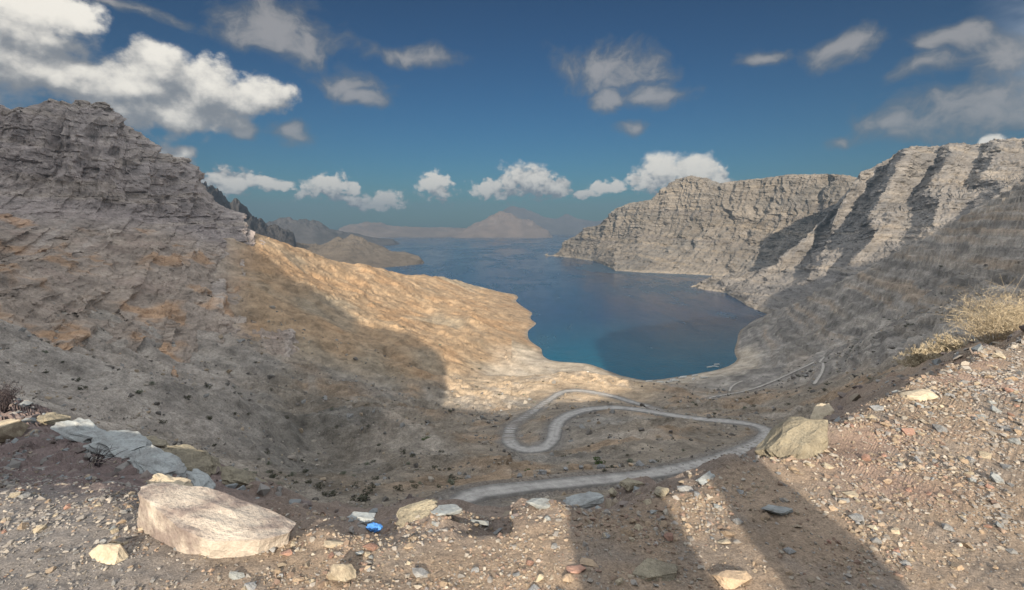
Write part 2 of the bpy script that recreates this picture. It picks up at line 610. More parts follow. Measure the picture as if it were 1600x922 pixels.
def smooth_line(L, k, it):
    for _ in range(it):
        L[1:-1] = L[1:-1] * (1 - k) + 0.5 * k * (L[:-2] + L[2:])
    return L


def make_line(pts, n=10):
    """road centre line on the ground (X, Y, z)"""
    L = catmull([W3(*p) for p in pts], n)
    z = base_height(L[:, 0], L[:, 1])
    L[:, 2] = z
    return smooth_line(L, 0.6, 25)


TRACKS = [
    ('winding pale gravel track climbing the shaded hillside', 3.0, [(1112, 622, 395), (1108, 616, 405), (1125, 610, 415), (1160, 603, 425), (1200, 582, 445), (1240, 563, 465), (1270, 548, 475), (1278, 537, 485), (1288, 534, 485)]),
    ('short pale track bending above the beach', 3.0, [(1140, 606, 440), (1142, 596, 460), (1152, 589, 475), (1160, 587, 480)]),
    ('thin pale track dropping in an S down the hillside', 3.0, [(1288, 535, 482), (1280, 546, 462), (1284, 560, 440), (1286, 575, 415), (1286, 592, 385), (1280, 602, 365), (1272, 611, 350)]),
    ('level track cut along the layered hillside', 3.2, [(1300, 521, 505), (1340, 519, 490), (1380, 521, 470), (1420, 525, 450), (1440, 528, 440)]),
]
LINES = [(make_line(ROAD_MAIN, 12), 3.1)] + [(make_line(t[2], 10), t[1] * 0.38) for t in TRACKS]

FD = ([300, 450, 560, 640, 700, 750, 800, 866], [420, 380, 392, 404, 455, 500, 555, 612])          # foot of the ridge
FI = ([1000, 1100, 1200, 1300, 1400, 1500, 1600, 1900], [600, 480, 400, 340, 290, 240, 200, 150])  # foot of the hillside


def region_weights(px, Y):
    fd = np.interp(px, *FD); fi = np.interp(px, *FI)
    wd = sstep(0.94, 1.12, Y / fd) * (1 - sstep(862, 880, px)) * sstep(300, 420, px)
    wi = sstep(0.9, 1.15, Y / fi) * sstep(1010, 1140, px)
    return wd, wi


def valley_surface(X, Y, want_col=True):
    px = 800 + F * X / Y
    z = base_height(X, Y)
    wd, wi = region_weights(px, Y)
    wv = 1 - np.maximum(wd, wi)
    near = np.clip(Y / 240.0, 0.3, 1.0)
    rd = np.full(X.shape, 1e9)
    near_road = []
    for (L, hw) in LINES:
        x0, x1 = L[:, 0].min() - 45, L[:, 0].max() + 45
        y0, y1 = L[:, 1].min() - 45, L[:, 1].max() + 45
        sel = np.where((X > x0) & (X < x1) & (Y > y0) & (Y < y1))
        xs, ys = X[sel], Y[sel]
        best = np.full(len(xs), 1e9); bz = np.zeros(len(xs))
        Ls = L[::2]
        for s in range(0, len(xs), 20000):
            dd = (xs[s:s + 20000, None] - Ls[None, :, 0])**2 + (ys[s:s + 20000, None] - Ls[None, :, 1])**2
            k = dd.argmin(1)
            best[s:s + 20000] = np.sqrt(dd[np.arange(len(k)), k]); bz[s:s + 20000] = Ls[k, 2]
        near_road.append((sel, best, bz, hw))
        rd[sel] = np.minimum(rd[sel], best - hw)
    calm = 0.12 + 0.88 * sstep(3, 42, rd)
    # erosion gullies and humps
    land = sstep(1.0, 24, z)
    n_big = fbm(X / 70, Y / 70, 3.1, 4, 0.5)
    n_mid = fbm(X / 16, Y / 16, 8.2, 4, 0.55)
    n_fin = fbm(X / 4.0, Y / 4.0, 1.7, 3, 0.6)
    rg = ridged(X / 90 + 0.3 * n_big, Y / 90, 5.5, 4)
    rg2 = ridged(X / 30, Y / 30, 2.2, 3)
    gul = (rg - 0.6) * (15 * wd + 14 * wi + 11 * wv * near) * land + (rg2 - 0.6) * (1.5 * wd + 5 * wi + 5.5 * wv * near) * np.maximum(land, 0.05)
    edge = sstep(0, 1, np.clip((Y - 60) / 60, 0, 1))
    d = gul + n_big * (5 * wd + 5 * wi + 4.5 * wv * near) * land + n_mid * (0.9 * wd + 2.2 * wi + 3.0 * wv * near) * np.maximum(land, 0.06) \
        + n_fin * (0.9 * wd + 0.9 * wi + 1.3 * wv * near) * np.maximum(land, 0.12)
    # keep the skyline of ridge and hillside where it is
    z = z + d * edge * calm
    # bedding ledges
    dip = z + 0.10 * X - 0.05 * Y + 6 * n_big
    z = z + ledges(dip, 9.0) * 4.2 * wi * land * sstep(120, 300, X) + (ledges(z + 0.30 * X + 4 * n_big, 8.0) * 1.8 + ledges(z + 0.30 * X + 3 * n_big + 2, 3.3) * 0.7) * wd * land * sstep(-0.1, 0.3, n_big + 0.2)
    z = z + ledges(dip * 1.0 + 2.0, 3.1) * 1.6 * wi * land
    # road benches
    for (sel, best, bz, hw) in near_road:
        w = 1 - sstep(hw * 1.2, hw * 1.2 + 5 + hw, best)
        z[sel] = z[sel] * (1 - w) + (bz - 0.05) * w
    if not want_col:
        return z
    # colours of the ground, with sunlight painted into the flat by the beach
    c = np.empty(X.shape + (3,)); c[:] = (0.255, 0.22, 0.178)
    t1 = fbm(X / 45 + 9, Y / 45, 4.4, 4, 0.55)
    t2 = fbm(X / 120, Y / 120 + 4, 7.4, 3, 0.5)
    c = mixcol(c, (0.32, 0.235, 0.16), sstep(-0.05, 0.3, t1) * 0.8)
    c = mixcol(c, (0.25, 0.24, 0.222), sstep(0.05, 0.35, t2) * 0.7)
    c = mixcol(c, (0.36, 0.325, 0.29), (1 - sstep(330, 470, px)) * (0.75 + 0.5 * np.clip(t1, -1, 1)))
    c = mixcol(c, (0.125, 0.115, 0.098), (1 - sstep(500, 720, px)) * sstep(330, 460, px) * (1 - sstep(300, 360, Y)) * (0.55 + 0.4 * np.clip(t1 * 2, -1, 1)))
    rc = np.empty_like(c); rc[:] = (0.355, 0.255, 0.162)
    rc = mixcol(rc, (0.36, 0.235, 0.135), sstep(-0.1, 0.35, t1) * 0.8)
    rc = mixcol(rc, (0.30, 0.255, 0.19), sstep(0.0, 0.32, t2) * 0.8)
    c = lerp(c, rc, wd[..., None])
    hc = np.empty_like(c); hc[:] = (0.30, 0.277, 0.25)
    hc = mixcol(hc, (0.19, 0.175, 0.155), sstep(-0.1, 0.3, t1) * 0.8)
    bed = gnoise(dip / 5.0, X / 300, Y / 300)
    hc = mixcol(hc, (0.34, 0.25, 0.165), sstep(0.05, 0.3, bed) * sstep(300, 520, X + 0.2 * Y) * 0.5)
    hc = mixcol(hc, (0.15, 0.14, 0.13), sstep(0.08, 0.25, -bed) * 0.6)
    hc = mixcol(hc, (0.40, 0.365, 0.32), sstep(0.1, 0.3, gnoise(dip / 2.6 + 9, X / 200, Y / 200)) * 0.55)
    c = lerp(c, hc, wi[..., None])
    sun_on_sand = sstep(685, 720, px) * (1 - sstep(990, 1060, px)) * sstep(375, 420, Y + 20 * t1) * (1 - wd)  # sandy tone made paler to imitate sun on the flat
    c = mixcol(c, (0.52, 0.40, 0.275), sun_on_sand * (0.75 + 0.25 * np.clip(2 * t1, -1, 1)))
    # wash and beach gravel, wet line at the sea
    bw = (1 - sstep(4, 14, z)) * sstep(420, 470, Y) * (1 - sstep(640, 680, Y))
    c = mixcol(c, (0.50, 0.43, 0.34), bw * 0.85)
    wl = 1 - sstep(0.6, 2.2, z)
    c = mixcol(c, (0.23, 0.19, 0.15), wl * 0.8)
    mot = 1 + 0.55 * fbm(X / 11, Y / 11, z / 11, 4, 0.6) + 0.30 * fbm(X / 2.6, Y / 2.6, 6.6, 2, 0.6)
    fan = sstep(0.12, 0.4, fbm((X + Y * 0.4) / 28, (Y - X * 0.4) / 90, 3.9, 3))
    c = mixcol(c, (0.38, 0.345, 0.30), fan * 0.5 * (1 - wd))
    c = c * np.clip(mot, 0.5, 1.5)[..., None]
    # graded verge of the roads
    vg = 1 - sstep(0.5, 5.0, rd + 2 * n_mid)
    c = mixcol(c, (0.22, 0.205, 0.19), vg * 0.75)
    return z, c


def build_valley():
    ncol, nrow = 760, 520
    px = np.linspace(-170, 1860, ncol)
    Yr = np.exp(np.linspace(math.log(52), math.log(1480), nrow))
    PX, Y = np.meshgrid(px, Yr)
    X = (PX - 800) / F * Y
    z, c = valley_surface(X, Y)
    V = np.stack([X, Y, z], -1).reshape(-1, 3)
    C = c.reshape(-1, 3)
    Q = grid_quads(nrow, ncol)
    zc = z.ravel()[Q].max(1)
    Q = Q[zc > -6]
    cen_px = PX.ravel()[Q].mean(1); cen_Y = Y.ravel()[Q].mean(1)
    fd = np.interp(cen_px, *FD); fi = np.interp(cen_px, *FI)
    isd = (cen_Y > fd) & (cen_px < 866)
    isi = (cen_Y > fi) & (cen_px > 1010) & ~isd
    isb = ~isd & ~isi & (cen_Y > 455) & (cen_px > 790)
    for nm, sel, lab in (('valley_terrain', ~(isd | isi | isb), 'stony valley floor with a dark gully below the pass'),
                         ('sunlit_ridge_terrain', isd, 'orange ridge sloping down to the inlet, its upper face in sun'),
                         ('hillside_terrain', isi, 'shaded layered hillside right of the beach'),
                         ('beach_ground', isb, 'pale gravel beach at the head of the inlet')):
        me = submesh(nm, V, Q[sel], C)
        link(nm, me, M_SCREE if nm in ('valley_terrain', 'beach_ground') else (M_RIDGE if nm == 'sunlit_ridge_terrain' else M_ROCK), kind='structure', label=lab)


build_valley()


# ------------------------------------------------------------------ roads
def road_material(name, col, rut):
    m = bpy.data.materials.new(name); m.use_nodes = True
    nt = m.node_tree; b = nt.nodes['Principled BSDF']
    b.inputs['Roughness'].default_value = 0.95
    b.inputs['Specular IOR Level'].default_value = 0.1
    uv = nd(nt, 'ShaderNodeAttribute', attribute_name='Col')      # r: across the road, worn wheel tracks
    geo = nd(nt, 'ShaderNodeNewGeometry')
    n1 = noise(nt, geo.outputs['Position'], 0.35, 6, 0.65)
    n2 = noise(nt, geo.outputs['Position'], 2.5, 4, 0.7)
    f = mth(nt, 'MULTIPLY', maprange(nt, n1.outputs[0], 0.3, 0.7, 0.8, 1.2, False), maprange(nt, n2.outputs[0], 0.3, 0.7, 0.85, 1.15, False))
    sp = nd(nt, 'ShaderNodeSeparateColor'); nt.links.new(uv.outputs['Color'], sp.inputs[0])
    w = mth(nt, 'ADD', sp.outputs[0], mth(nt, 'MULTIPLY', mth(nt, 'SUBTRACT', n1.outputs[0], 0.5), 0.8), clamp=True)
    c = mixc(nt, w, tuple(x * 0.52 for x in col), col)
    s = vmth(nt, 'SCALE', c); nt.links.new(f, s.node.inputs['Scale'])
    nt.links.new(s, b.inputs['Base Color'])
    return m


M_ROAD = road_material('gravel_road', (0.40, 0.385, 0.365), 0.5)
M_TRACK = road_material('pale_track', (0.46, 0.43, 0.39), 0.5)


def road_mesh(name, L, hw, lift):
    # even spacing
    seg = np.linalg.norm(np.diff(L[:, :2], axis=0), axis=1)
    s = np.concatenate([[0], np.cumsum(seg)])
    n = max(12, int(s[-1] / 1.6))
    t = np.linspace(0, s[-1], n)
    C = np.stack([np.interp(t, s, L[:, k]) for k in range(3)], -1)
    T = np.gradient(C, axis=0); T[:, 2] = 0; T /= np.linalg.norm(T, axis=1, keepdims=True)
    N = np.stack([-T[:, 1], T[:, 0], np.zeros(n)], -1)
    offs = np.array([-1.12, -1.0, -0.8, -0.55, -0.3, 0, 0.3, 0.55, 0.8, 1.0, 1.12])
    zo = np.array([-0.6, 0.22, 0.12, 0.06, 0.02, 0.14, 0.02, 0.06, 0.12, 0.22, -0.6])
    wr = np.array([0, 0.0, 0.2, 0.75, 1.0, 0.75, 1.0, 0.75, 0.2, 0.0, 0])
    wob = 1 + 0.26 * gnoise(t / 14.0, 0.3, 1.1) + 0.14 * gnoise(t / 4.0, 7.3, 1.1)
    wob = wob * np.interp(C[:, 1], [95, 175], [0.70, 1.0])
    V = C[:, None, :] + N[:, None, :] * (offs[None, :, None] * hw * wob[:, None, None])
    V[..., 2] += zo[None] + lift
    cols = np.repeat(wr[None, :, None], n, 0).repeat(3, 2)
    return new_mesh(name, V.reshape(-1, 3), grid_quads(n, len(offs)), cols=cols.reshape(-1, 3), smooth=True)


link('dirt_road', road_mesh('dirt_road', LINES[0][0], 3.2, 0.16), M_ROAD, kind='structure', label='pale graded gravel road looping through a hairpin down to the beach')
for (lab, w, pts), (L, hw) in zip(TRACKS, LINES[1:]):
    link('dirt_track', road_mesh('dirt_track', L, hw, 0.3), M_TRACK, kind='structure', label=lab)


# ================================================================== mountains (lofts of crest, cliff foot and base lines)
def hash2(i, j):
    h_ = np.sin(i * 127.1 + j * 311.7) * 43758.5453
    return h_ - np.floor(h_)


def blocks(u, bed, cw, ch, seed):
    """jointed bedrock: each block between two joints and two beds stands out by its own amount, -0.5..0.5"""
    tier = np.floor(bed / ch)
    uu = u / cw + 0.5 * hash2(tier, seed)
    return hash2(np.floor(uu), tier + seed * 7.3) - 0.5


def crag(P, v, cliff, strike, flute=10.0, flute_len=22.0, led=2.0, led_t=9.0, rough=3.0, dipx=0.0, dipy=0.0, seed=0.0, skew=0.0, block=5.0, fine=1.0, base_k=0.25):
    """weathered limestone: broad flutes, jointed blocks between beds, ledges and broken rock on a lofted base"""
    N = grid_normals(P)
    X, Y, Z = P[..., 0], P[..., 1], P[..., 2]
    horiz = N.copy(); horiz[..., 2] *= 0.15
    horiz /= np.linalg.norm(horiz, axis=2, keepdims=True) + 1e-9
    n0 = fbm(X / 130 + seed, Y / 130, Z / 130, 3)
    u = X * strike[0] + Y * strike[1] + skew * Z
    w1 = fbm(X / 30 + seed, Y / 30, Z / 60, 3)
    fl = ridged(u / (flute_len * 2.4) + 0.6 * n0 + seed, Z / (flute_len * 14) + 3, 0.7 + n0, 3, 0.5)
    fl2 = ridged(u / (flute_len * 0.7) + seed + 0.3 * w1, Z / (flute_len * 8), 4.1, 2, 0.55)
    bed = Z + dipx * X + dipy * Y + 6 * n0
    bed = bed + led_t * 1.5 * gnoise(bed / (led_t * 2.7), X / 260 + seed, Y / 260)
    uw = u + 4 * w1
    b1 = blocks(uw, bed + 2 * w1, led_t * 1.3, led_t * 1.6, seed + 1)
    b2 = blocks(uw + 3, bed + 1.5 * w1, led_t * 0.55, led_t * 0.62, seed + 2)
    b3 = blocks(uw, bed + w1, led_t * 0.25, led_t * 0.3, seed + 3)
    k = base_k + (1 - base_k) * cliff
    r = fbm(X / 11 + seed, Y / 11, Z / 11, 3, 0.55)
    d = (fl - 0.62) * flute * 2.2 * cliff + (fl2 - 0.62) * flute * 0.6 * k + (b1 * 1.0 + b2 * 0.6 + b3 * 0.3) * block * k + r * rough + n0 * rough * 1.5
    d = d + ledges(bed, led_t * 2.1) * led * 1.6 + ledges(bed + 3.3, led_t * 0.8) * led * 0.6
    Q = P + horiz * d[..., None]
    f = fbm(X / 3.2, Y / 3.2 + seed, Z / 3.2, 2, 0.6)
    Q = Q + N * (f * 0.8 * fine)[..., None]
    return Q, bed, n0, fl, r


def emit(name, Q, cols, mat, label):
    nr, nc = Q.shape[:2]
    me = new_mesh(name, Q.reshape(-1, 3), grid_quads(nr, nc), cols=cols.reshape(-1, 3))
    return link(name, me, mat, kind='structure', label=label)


def left_mountain():
    crest = [(-420, 60, 520), (-200, 120, 560), (0, 163, 600), (22, 170, 604), (42, 173, 606), (65, 162, 610), (85, 160, 614), (130, 161, 622), (160, 168, 630), (185, 188, 640), (205, 198, 645), (232, 228, 655), (245, 240, 660),
             (280, 250, 700), (305, 272, 712), (330, 310, 720), (360, 332, 724), (380, 350, 715), (400, 378, 700), (430, 425, 640), (480, 490, 560)]
    back = [(a - 40, b + 60, Y + 160) for a, b, Y in crest]
    foot = [(-420, 230, 450), (-200, 260, 470), (0, 305, 500), (100, 312, 525), (200, 330, 555), (300, 352, 610), (360, 376, 640), (400, 400, 630), (430, 440, 600), (480, 510, 530)]
    mid = [(-420, 400, 280), (-200, 410, 300), (0, 425, 330), (100, 430, 360), (200, 438, 400), (280, 440, 440), (350, 442, 490), (400, 465, 510), (430, 490, 500), (480, 540, 470)]
    low = [(-420, 500, 190), (-200, 510, 200), (0, 515, 225), (100, 545, 235), (200, 570, 260), (300, 580, 300), (400, 560, 370), (480, 560, 420)]
    base = [(-420, 640, 120), (0, 680, 130), (150, 720, 150), (300, 720, 200), (400, 680, 290), (480, 640, 350)]
    P, v = loft([back, crest, foot, mid, low, base], -260, 480, 440, [8, 180, 180, 110, 30])
    VV = np.repeat(v[:, None], P.shape[1], 1)
    cl = sstep(0.8, 1.1, VV) * (1 - sstep(1.75, 2.15, VV))
    P0 = P.copy()
    X, Y, Z = P[..., 0], P[..., 1], P[..., 2]
    # buttresses in the lower part
    butt = ridged((X * 0.9 + Y * 0.45) / 95 + 3.3, Z / 260, Y / 500, 4, 0.55) - 0.62
    lowm = sstep(2.1, 2.6, VV) * (1 - sstep(3.9, 4.6, VV))
    N = grid_normals(P)
    P = P + N * (butt * 42 * lowm)[..., None]
    Q, bed, n0, fl, r = crag(P, v, cl, (0.9, 0.45), flute=15, flute_len=20, led=1.2, led_t=10, rough=3.0, block=6.0, base_k=0.5, dipx=0.12, dipy=-0.05, seed=1.7)
    # crest stays close to its line
    w = np.exp(-((VV - 1) / 0.05)**2)[..., None] * 0.75
    Q = Q * (1 - w) + P0 * w + N * (r * 2.2)[..., None] * w
    c = np.empty_like(Q); c[:] = (0.31, 0.28, 0.26)
    c = mixcol(c, (0.245, 0.22, 0.21), sstep(-0.05, 0.35, -n0) * 0.5)
    c = mixcol(c, (0.34, 0.30, 0.245), sstep(0.0, 0.35, gnoise(bed / 9, X / 200, Y / 200)) * 0.55)
    c = mixcol(c, (0.23, 0.21, 0.20), sstep(0.0, 0.35, fbm(X / 9, Y / 9, Z / 70, 3)) * cl * 0.5)
    c = mixcol(c, (0.40, 0.36, 0.32), sstep(0.1, 0.4, fbm(X / 12 + 7, Y / 12, Z / 60, 3)) * cl * 0.6)
    t = fbm(X / 55 + 2.7, Y / 55, Z / 40, 3)
    t2 = fbm(X / 22 + 2.7, Y / 22, Z / 22 + 5, 3)
    low_o = sstep(1.95, 2.5, VV)
    c = mixcol(c, (0.30, 0.285, 0.27), low_o * 0.8)
    c = mixcol(c, (0.42, 0.26, 0.15), low_o * sstep(0.02, 0.22, t + 0.3 * butt) * sstep(-0.25, 0.1, t2) * 0.95)
    c = mixcol(c, (0.20, 0.16, 0.165), low_o * sstep(0.15, 0.4, -t) * 0.5)
    c = mixcol(c, (0.30, 0.24, 0.17), sstep(-100, 40, X + 420 - 0.0 * Y) * low_o * 0.5)
    mot = 1 + 0.45 * fbm(X / 16, Y / 16, Z / 9, 4, 0.6) + 0.25 * fbm(X / 3, Y / 3, Z / 3, 2, 0.6)
    fan = sstep(0.08, 0.35, fbm((X * 0.9 + Y * 0.45) / 26, Z / 120, 3.9, 3)) * low_o
    c = mixcol(c, (0.40, 0.37, 0.335), fan * 0.55)
    c = c * np.clip(mot, 0.55, 1.45)[..., None] * np.array((1.16, 1.12, 1.13))
    emit('mountain_terrain', Q, c, M_ROCK, 'craggy shaded mountain with a flat-topped cliff at the left')


left_mountain()


def right_mountain_far():
    crest = [(858, 402, 2950), (872, 394, 2900), (885, 378, 2880), (903, 366, 2800), (915, 356, 2700), (935, 352, 2600), (948, 340, 2500), (962, 326, 2450), (985, 318, 2400), (1003, 315, 2350), (1020, 312, 2300),
             (1038, 294, 2250), (1058, 280, 2200), (1080, 275, 2150), (1105, 279, 2120), (1125, 287, 2100), (1150, 284, 2050), (1190, 279, 1980), (1240, 273, 1900), (1290, 272, 1820), (1335, 277, 1750), (1400, 285, 1650), (1480, 290, 1600)]
    back = [(a + 10, b + 20, Y + 350) for a, b, Y in crest]
    shore = [(858, 402, 2900), (872, 400, 2880), (905, 404, 2650), (928, 407, 2480), (946, 415, 2180), (962, 424, 1900), (1000, 426, 1830), (1060, 428, 1780), (1100, 430, 1730), (1200, 440, 1560), (1300, 460, 1350), (1480, 480, 1200)]
    mid = [(858, 402, 2920), (885, 388, 2860), (905, 380, 2720), (950, 372, 2480), (1000, 370, 2200), (1060, 366, 2060), (1120, 362, 1980), (1200, 362, 1850), (1300, 366, 1700), (1400, 375, 1550), (1480, 380, 1500)]
    under = [(a, HZ + (H + 12) / (Y - 40) * F, Y - 40) for a, b, Y in shore]
    P, v = loft([back, crest, mid, shore, under], 856, 1470, 470, [8, 120, 130, 10])
    P0 = P.copy()
    VV = np.repeat(v[:, None], P.shape[1], 1)
    cl = sstep(0.9, 1.2, VV) * (1 - 0.55 * sstep(2.2, 3.0, VV))
    Q, bed, n0, fl, r = crag(P, v, cl, (0.74, -0.68), flute=25, flute_len=46, led=2.2, led_t=17, rough=5.0, block=8.0, dipx=0.22, dipy=0.05, seed=4.1, skew=-0.2, fine=1.5)
    w = (np.exp(-((VV - 1) / 0.06)**2) * 0.8 + sstep(2.75, 3.0, VV) * 0.45)[..., None]
    Q = Q * (1 - w) + P0 * w
    Q[..., 2] += (np.exp(-((VV - 1) / 0.05)**2) * r * 4)
    X, Y, Z = Q[..., 0], Q[..., 1], Q[..., 2]
    c = np.empty_like(Q); c[:] = (0.215, 0.185, 0.15)
    c = mixcol(c, (0.17, 0.155, 0.135), sstep(-0.05, 0.3, fbm(X / 160, Y / 160, Z / 90, 3)) * 0.75)
    c = mixcol(c, (0.275, 0.225, 0.165), sstep(0.05, 0.35, gnoise(bed / 16, X / 400, Y / 400)) * 0.6)
    c = mixcol(c, (0.15, 0.13, 0.115), sstep(0.08, 0.35, -gnoise(bed / 22 + 5, X / 500, Y / 500)) * 0.5)
    c = mixcol(c, (0.36, 0.30, 0.225), (1 - sstep(2, 9, Z)) * 0.6)
    mot = 1 + 0.4 * fbm(X / 35, Y / 35, Z / 18, 4, 0.6)
    c = c * np.array((0.93, 0.965, 1.03))
    c = c * np.clip(mot, 0.55, 1.45)[..., None]
    emit('mountain_terrain', Q, c, M_FAR, 'long pale mountain wall rising from the far side of the inlet')


right_mountain_far()


def right_mountain_near():
    crest = [(1078, 449, 1385), (1088, 444, 1385), (1108, 434, 1380), (1150, 428, 1370), (1195, 422, 1360), (1222, 407, 1360), (1250, 378, 1360), (1285, 345, 1360), (1305, 320, 1355), (1332, 288, 1350), (1348, 270, 1345), (1372, 258, 1340), (1398, 242, 1335), (1412, 236, 1330),
             (1430, 233, 1330), (1460, 229, 1330), (1500, 226, 1320), (1540, 225, 1310), (1560, 222, 1300), (1590, 217, 1290), (1640, 214, 1280), (1800, 190, 1200), (1960, 170, 1100)]
    back = [(a + 30, b + 25, Y + 250) for a, b, Y in crest]
    up = [(1078, 449, 1384), (1150, 436, 1330), (1222, 425, 1300), (1285, 385, 1270), (1350, 335, 1210), (1420, 305, 1140), (1500, 285, 1080), (1600, 270, 1030), (1800, 240, 950), (1960, 230, 900)]
    foot = [(1078, 450, 1380), (1110, 446, 1330), (1150, 450, 1220), (1200, 450, 1150), (1260, 435, 1080), (1330, 410, 1010), (1400, 375, 960), (1480, 345, 900), (1560, 320, 850), (1700, 290, 780), (1960, 280, 700)]
    shore = [(1078, 451, 1376), (1105, 454, 1310), (1135, 455, 1260), (1165, 478, 1055), (1198, 490, 950), (1260, 500, 860), (1330, 490, 820), (1400, 470, 780), (1500, 430, 720), (1600, 400, 660), (1960, 380, 560)]
    under = [(a, b + 30 * 1000.0 / Y, Y - 30) for a, b, Y in shore]
    P, v = loft([back, crest, up, foot, shore, under], 1078, 1960, 640, [8, 110, 110, 80, 10])
    P0 = P.copy()
    VV = np.repeat(v[:, None], P.shape[1], 1)
    X, Y, Z = P[..., 0], P[..., 1], P[..., 2]
    # great buttresses standing out from the wall, low spurs running down to the water
    n0 = fbm(X / 240, Y / 240, 2.2, 2)
    q = X * 0.77 - Y * 0.64 - 0.24 * Z
    s = q / 92.0 + 0.55 * n0
    k = np.floor(s); fr = s - k
    rise = 0.30
    saw = np.where(fr < rise, fr / rise, 1 - (fr - rise) / (1 - rise))
    saw = saw * saw * (3 - 2 * saw) * 0.6 + saw * 0.4
    hgt = 0.65 + 0.6 * ((np.sin(k * 12.9898) * 43758.5453) % 1.0)
    amp = sstep(0.98, 1.25, VV) * (1 - 0.55 * sstep(2.5, 3.1, VV)) * (1 - sstep(3.7, 4.05, VV)) * sstep(1130, 1240, 800 + F * X / Y)
    hd = np.array([-0.64, -0.77, 0.0])
    off = (saw * hgt - 0.45) * 92 * amp
    P = P + hd * off[..., None]
    cl = sstep(0.9, 1.2, VV) * (1 - 0.65 * sstep(2.3, 2.9, VV))
    Q, bed, n0, fl, r = crag(P, v, cl, (0.77, -0.64), flute=12, flute_len=26, led=2.0, led_t=12, rough=3.4, block=8.0, dipx=0.10, dipy=0.06, seed=8.3, skew=-0.2)
    w = (np.exp(-((VV - 1) / 0.06)**2) * 0.7 + sstep(3.7, 4.0, VV) * 0.5)[..., None]
    Q = Q * (1 - w) + P0 * w
    Q[..., 2] += (np.exp(-((VV - 1) / 0.07)**2) * r * 6)
    X, Y, Z = Q[..., 0], Q[..., 1], Q[..., 2]
    c = np.empty_like(Q); c[:] = (0.235, 0.21, 0.18)
    c = mixcol(c, (0.185, 0.17, 0.152), sstep(-0.05, 0.3, fbm(X / 90, Y / 90, Z / 60, 3)) * 0.7)
    c = mixcol(c, (0.30, 0.255, 0.20), sstep(0.05, 0.35, gnoise(bed / 11, X / 300, Y / 300)) * 0.65)
    c = mixcol(c, (0.15, 0.135, 0.12), sstep(0.08, 0.35, -gnoise(bed / 15 + 5, X / 400, Y / 400)) * 0.45)
    c = mixcol(c, (0.36, 0.30, 0.225), (1 - sstep(2, 8, Z)) * 0.6)
    mot = 1 + 0.4 * fbm(X / 20, Y / 20, Z / 10, 4, 0.6)
    c = c * np.array((0.94, 0.975, 1.05))
    c = c * np.clip(mot, 0.55, 1.45)[..., None]
    emit('mountain_terrain', Q, c, M_ROCK, 'buttressed pale mountain at the right, shadows between its ribs')


right_mountain_near()


def far_hill(name, crest, base_py, depth_step, n, colour, label, seed, amp=1.0, base=None, taper=(True, True)):
    px0, px1 = crest[0][0], crest[-1][0]
    b = base if base else [(a, base_py if base_py else HZ + (H + 10) / (Y - depth_step) * F, Y - depth_step) for a, _, Y in crest]
    back = [(a, HZ + (H + 20) / (Y + depth_step) * F, Y + depth_step) for a, _, Y in crest]
    P, v = loft([back, crest, b], px0, px1, n, [16, max(24, n // 4)])
    # round off the corners of the drawn lines, then roughen the skyline; both ends run down into the ground or water
    kw = max(5, n // 22) | 1
    win = np.hanning(kw + 2)[1:-1]; win /= win.sum()
    pad = np.pad(P, ((0, 0), (kw // 2, kw // 2), (0, 0)), mode='edge')
    P = sum(win[i] * pad[:, i:i + n] for i in range(kw))
    VV = np.repeat(v[:, None], P.shape[1], 1)
    uu = np.linspace(0, 1, n)
    ends = np.minimum(sstep(0, 0.05, uu) if taper[0] else 1.0, 1 - sstep(0.95, 1.0, uu) if taper[1] else 1.0)
    crest_n = fbm(uu[None] * 12 + seed, VV * 4.0, seed, 4, 0.55) * 0.22 * np.exp(-((VV - 1) / 0.5)**2)
    P[..., 2] = np.where(P[..., 2] > 0, P[..., 2] * (1 + crest_n), P[..., 2])
    P[..., 2] = P[..., 2] * ends - 8 * (1 - ends)
    X, Y, Z = P[..., 0], P[..., 1], P[..., 2]
    sc = Y.mean() / 12.0
    r = ridged(X / sc + seed, Y / sc, Z / sc, 4) - 0.6
    k = np.sin(np.pi * np.clip(VV / 2, 0, 1))
    f = fbm(X / (sc * 0.3) + seed, Y / (sc * 0.3), Z / (sc * 0.3), 3)
    P[..., 2] += (r * 0.22 + f * 0.08) * sc * k * amp * (1 - 0.7 * np.exp(-((VV - 1) / 0.12)**2))
    c = np.empty_like(P); c[:] = colour
    c = mixcol(c, np.array(colour) * 0.7, sstep(-0.1, 0.3, f) * 0.6)
    emit(name, P, c, M_FAR, label)


far_hill('mountain_terrain', [(240, 250, 1700), (285, 278, 1750), (305, 287, 1800), (318, 285, 1830), (330, 293, 1860), (345, 306, 1900), (356, 318, 1920), (372, 317, 1950), (380, 328, 1980), (392, 330, 2000), (400, 342, 2030), (415, 352, 2060), (440, 357, 2100), (470, 372, 2150)],
         None, 420, 420, (0.06, 0.058, 0.06), 'jagged dark peaks behind the left mountain', 2.2, 0.6)  # very dark colour stands in for shade that no ridge casts here
far_hill('promontory_terrain', [(390, 368, 2150), (440, 374, 2250), (470, 382, 2350), (500, 384, 2400), (530, 373, 2450), (548, 369, 2480), (565, 373, 2500), (590, 384, 2500), (612, 393, 2480), (635, 396, 2450), (652, 400, 2420), (668, 411, 2370)],
         None, 300, 300, (0.15, 0.125, 0.10), 'low promontory with a pale tip reaching into the inlet', 5.0, 0.5,
         base=[(390, 440, 1750), (470, 436, 1800), (540, 426, 1900), (600, 420, 2030), (640, 416, 2160), (668, 412.5, 2300)])
far_hill('far_hill_terrain', [(400, 358, 4200), (420, 350, 4300), (440, 343, 4400), (470, 343, 4500), (492, 345, 4550), (505, 352, 4600), (525, 360, 4700), (560, 366, 4900), (590, 372, 5000), (625, 376, 5200)],
         None, 500, 140, (0.08, 0.075, 0.075), 'blue-grey hills beyond the promontory', 7.1, 0.5)
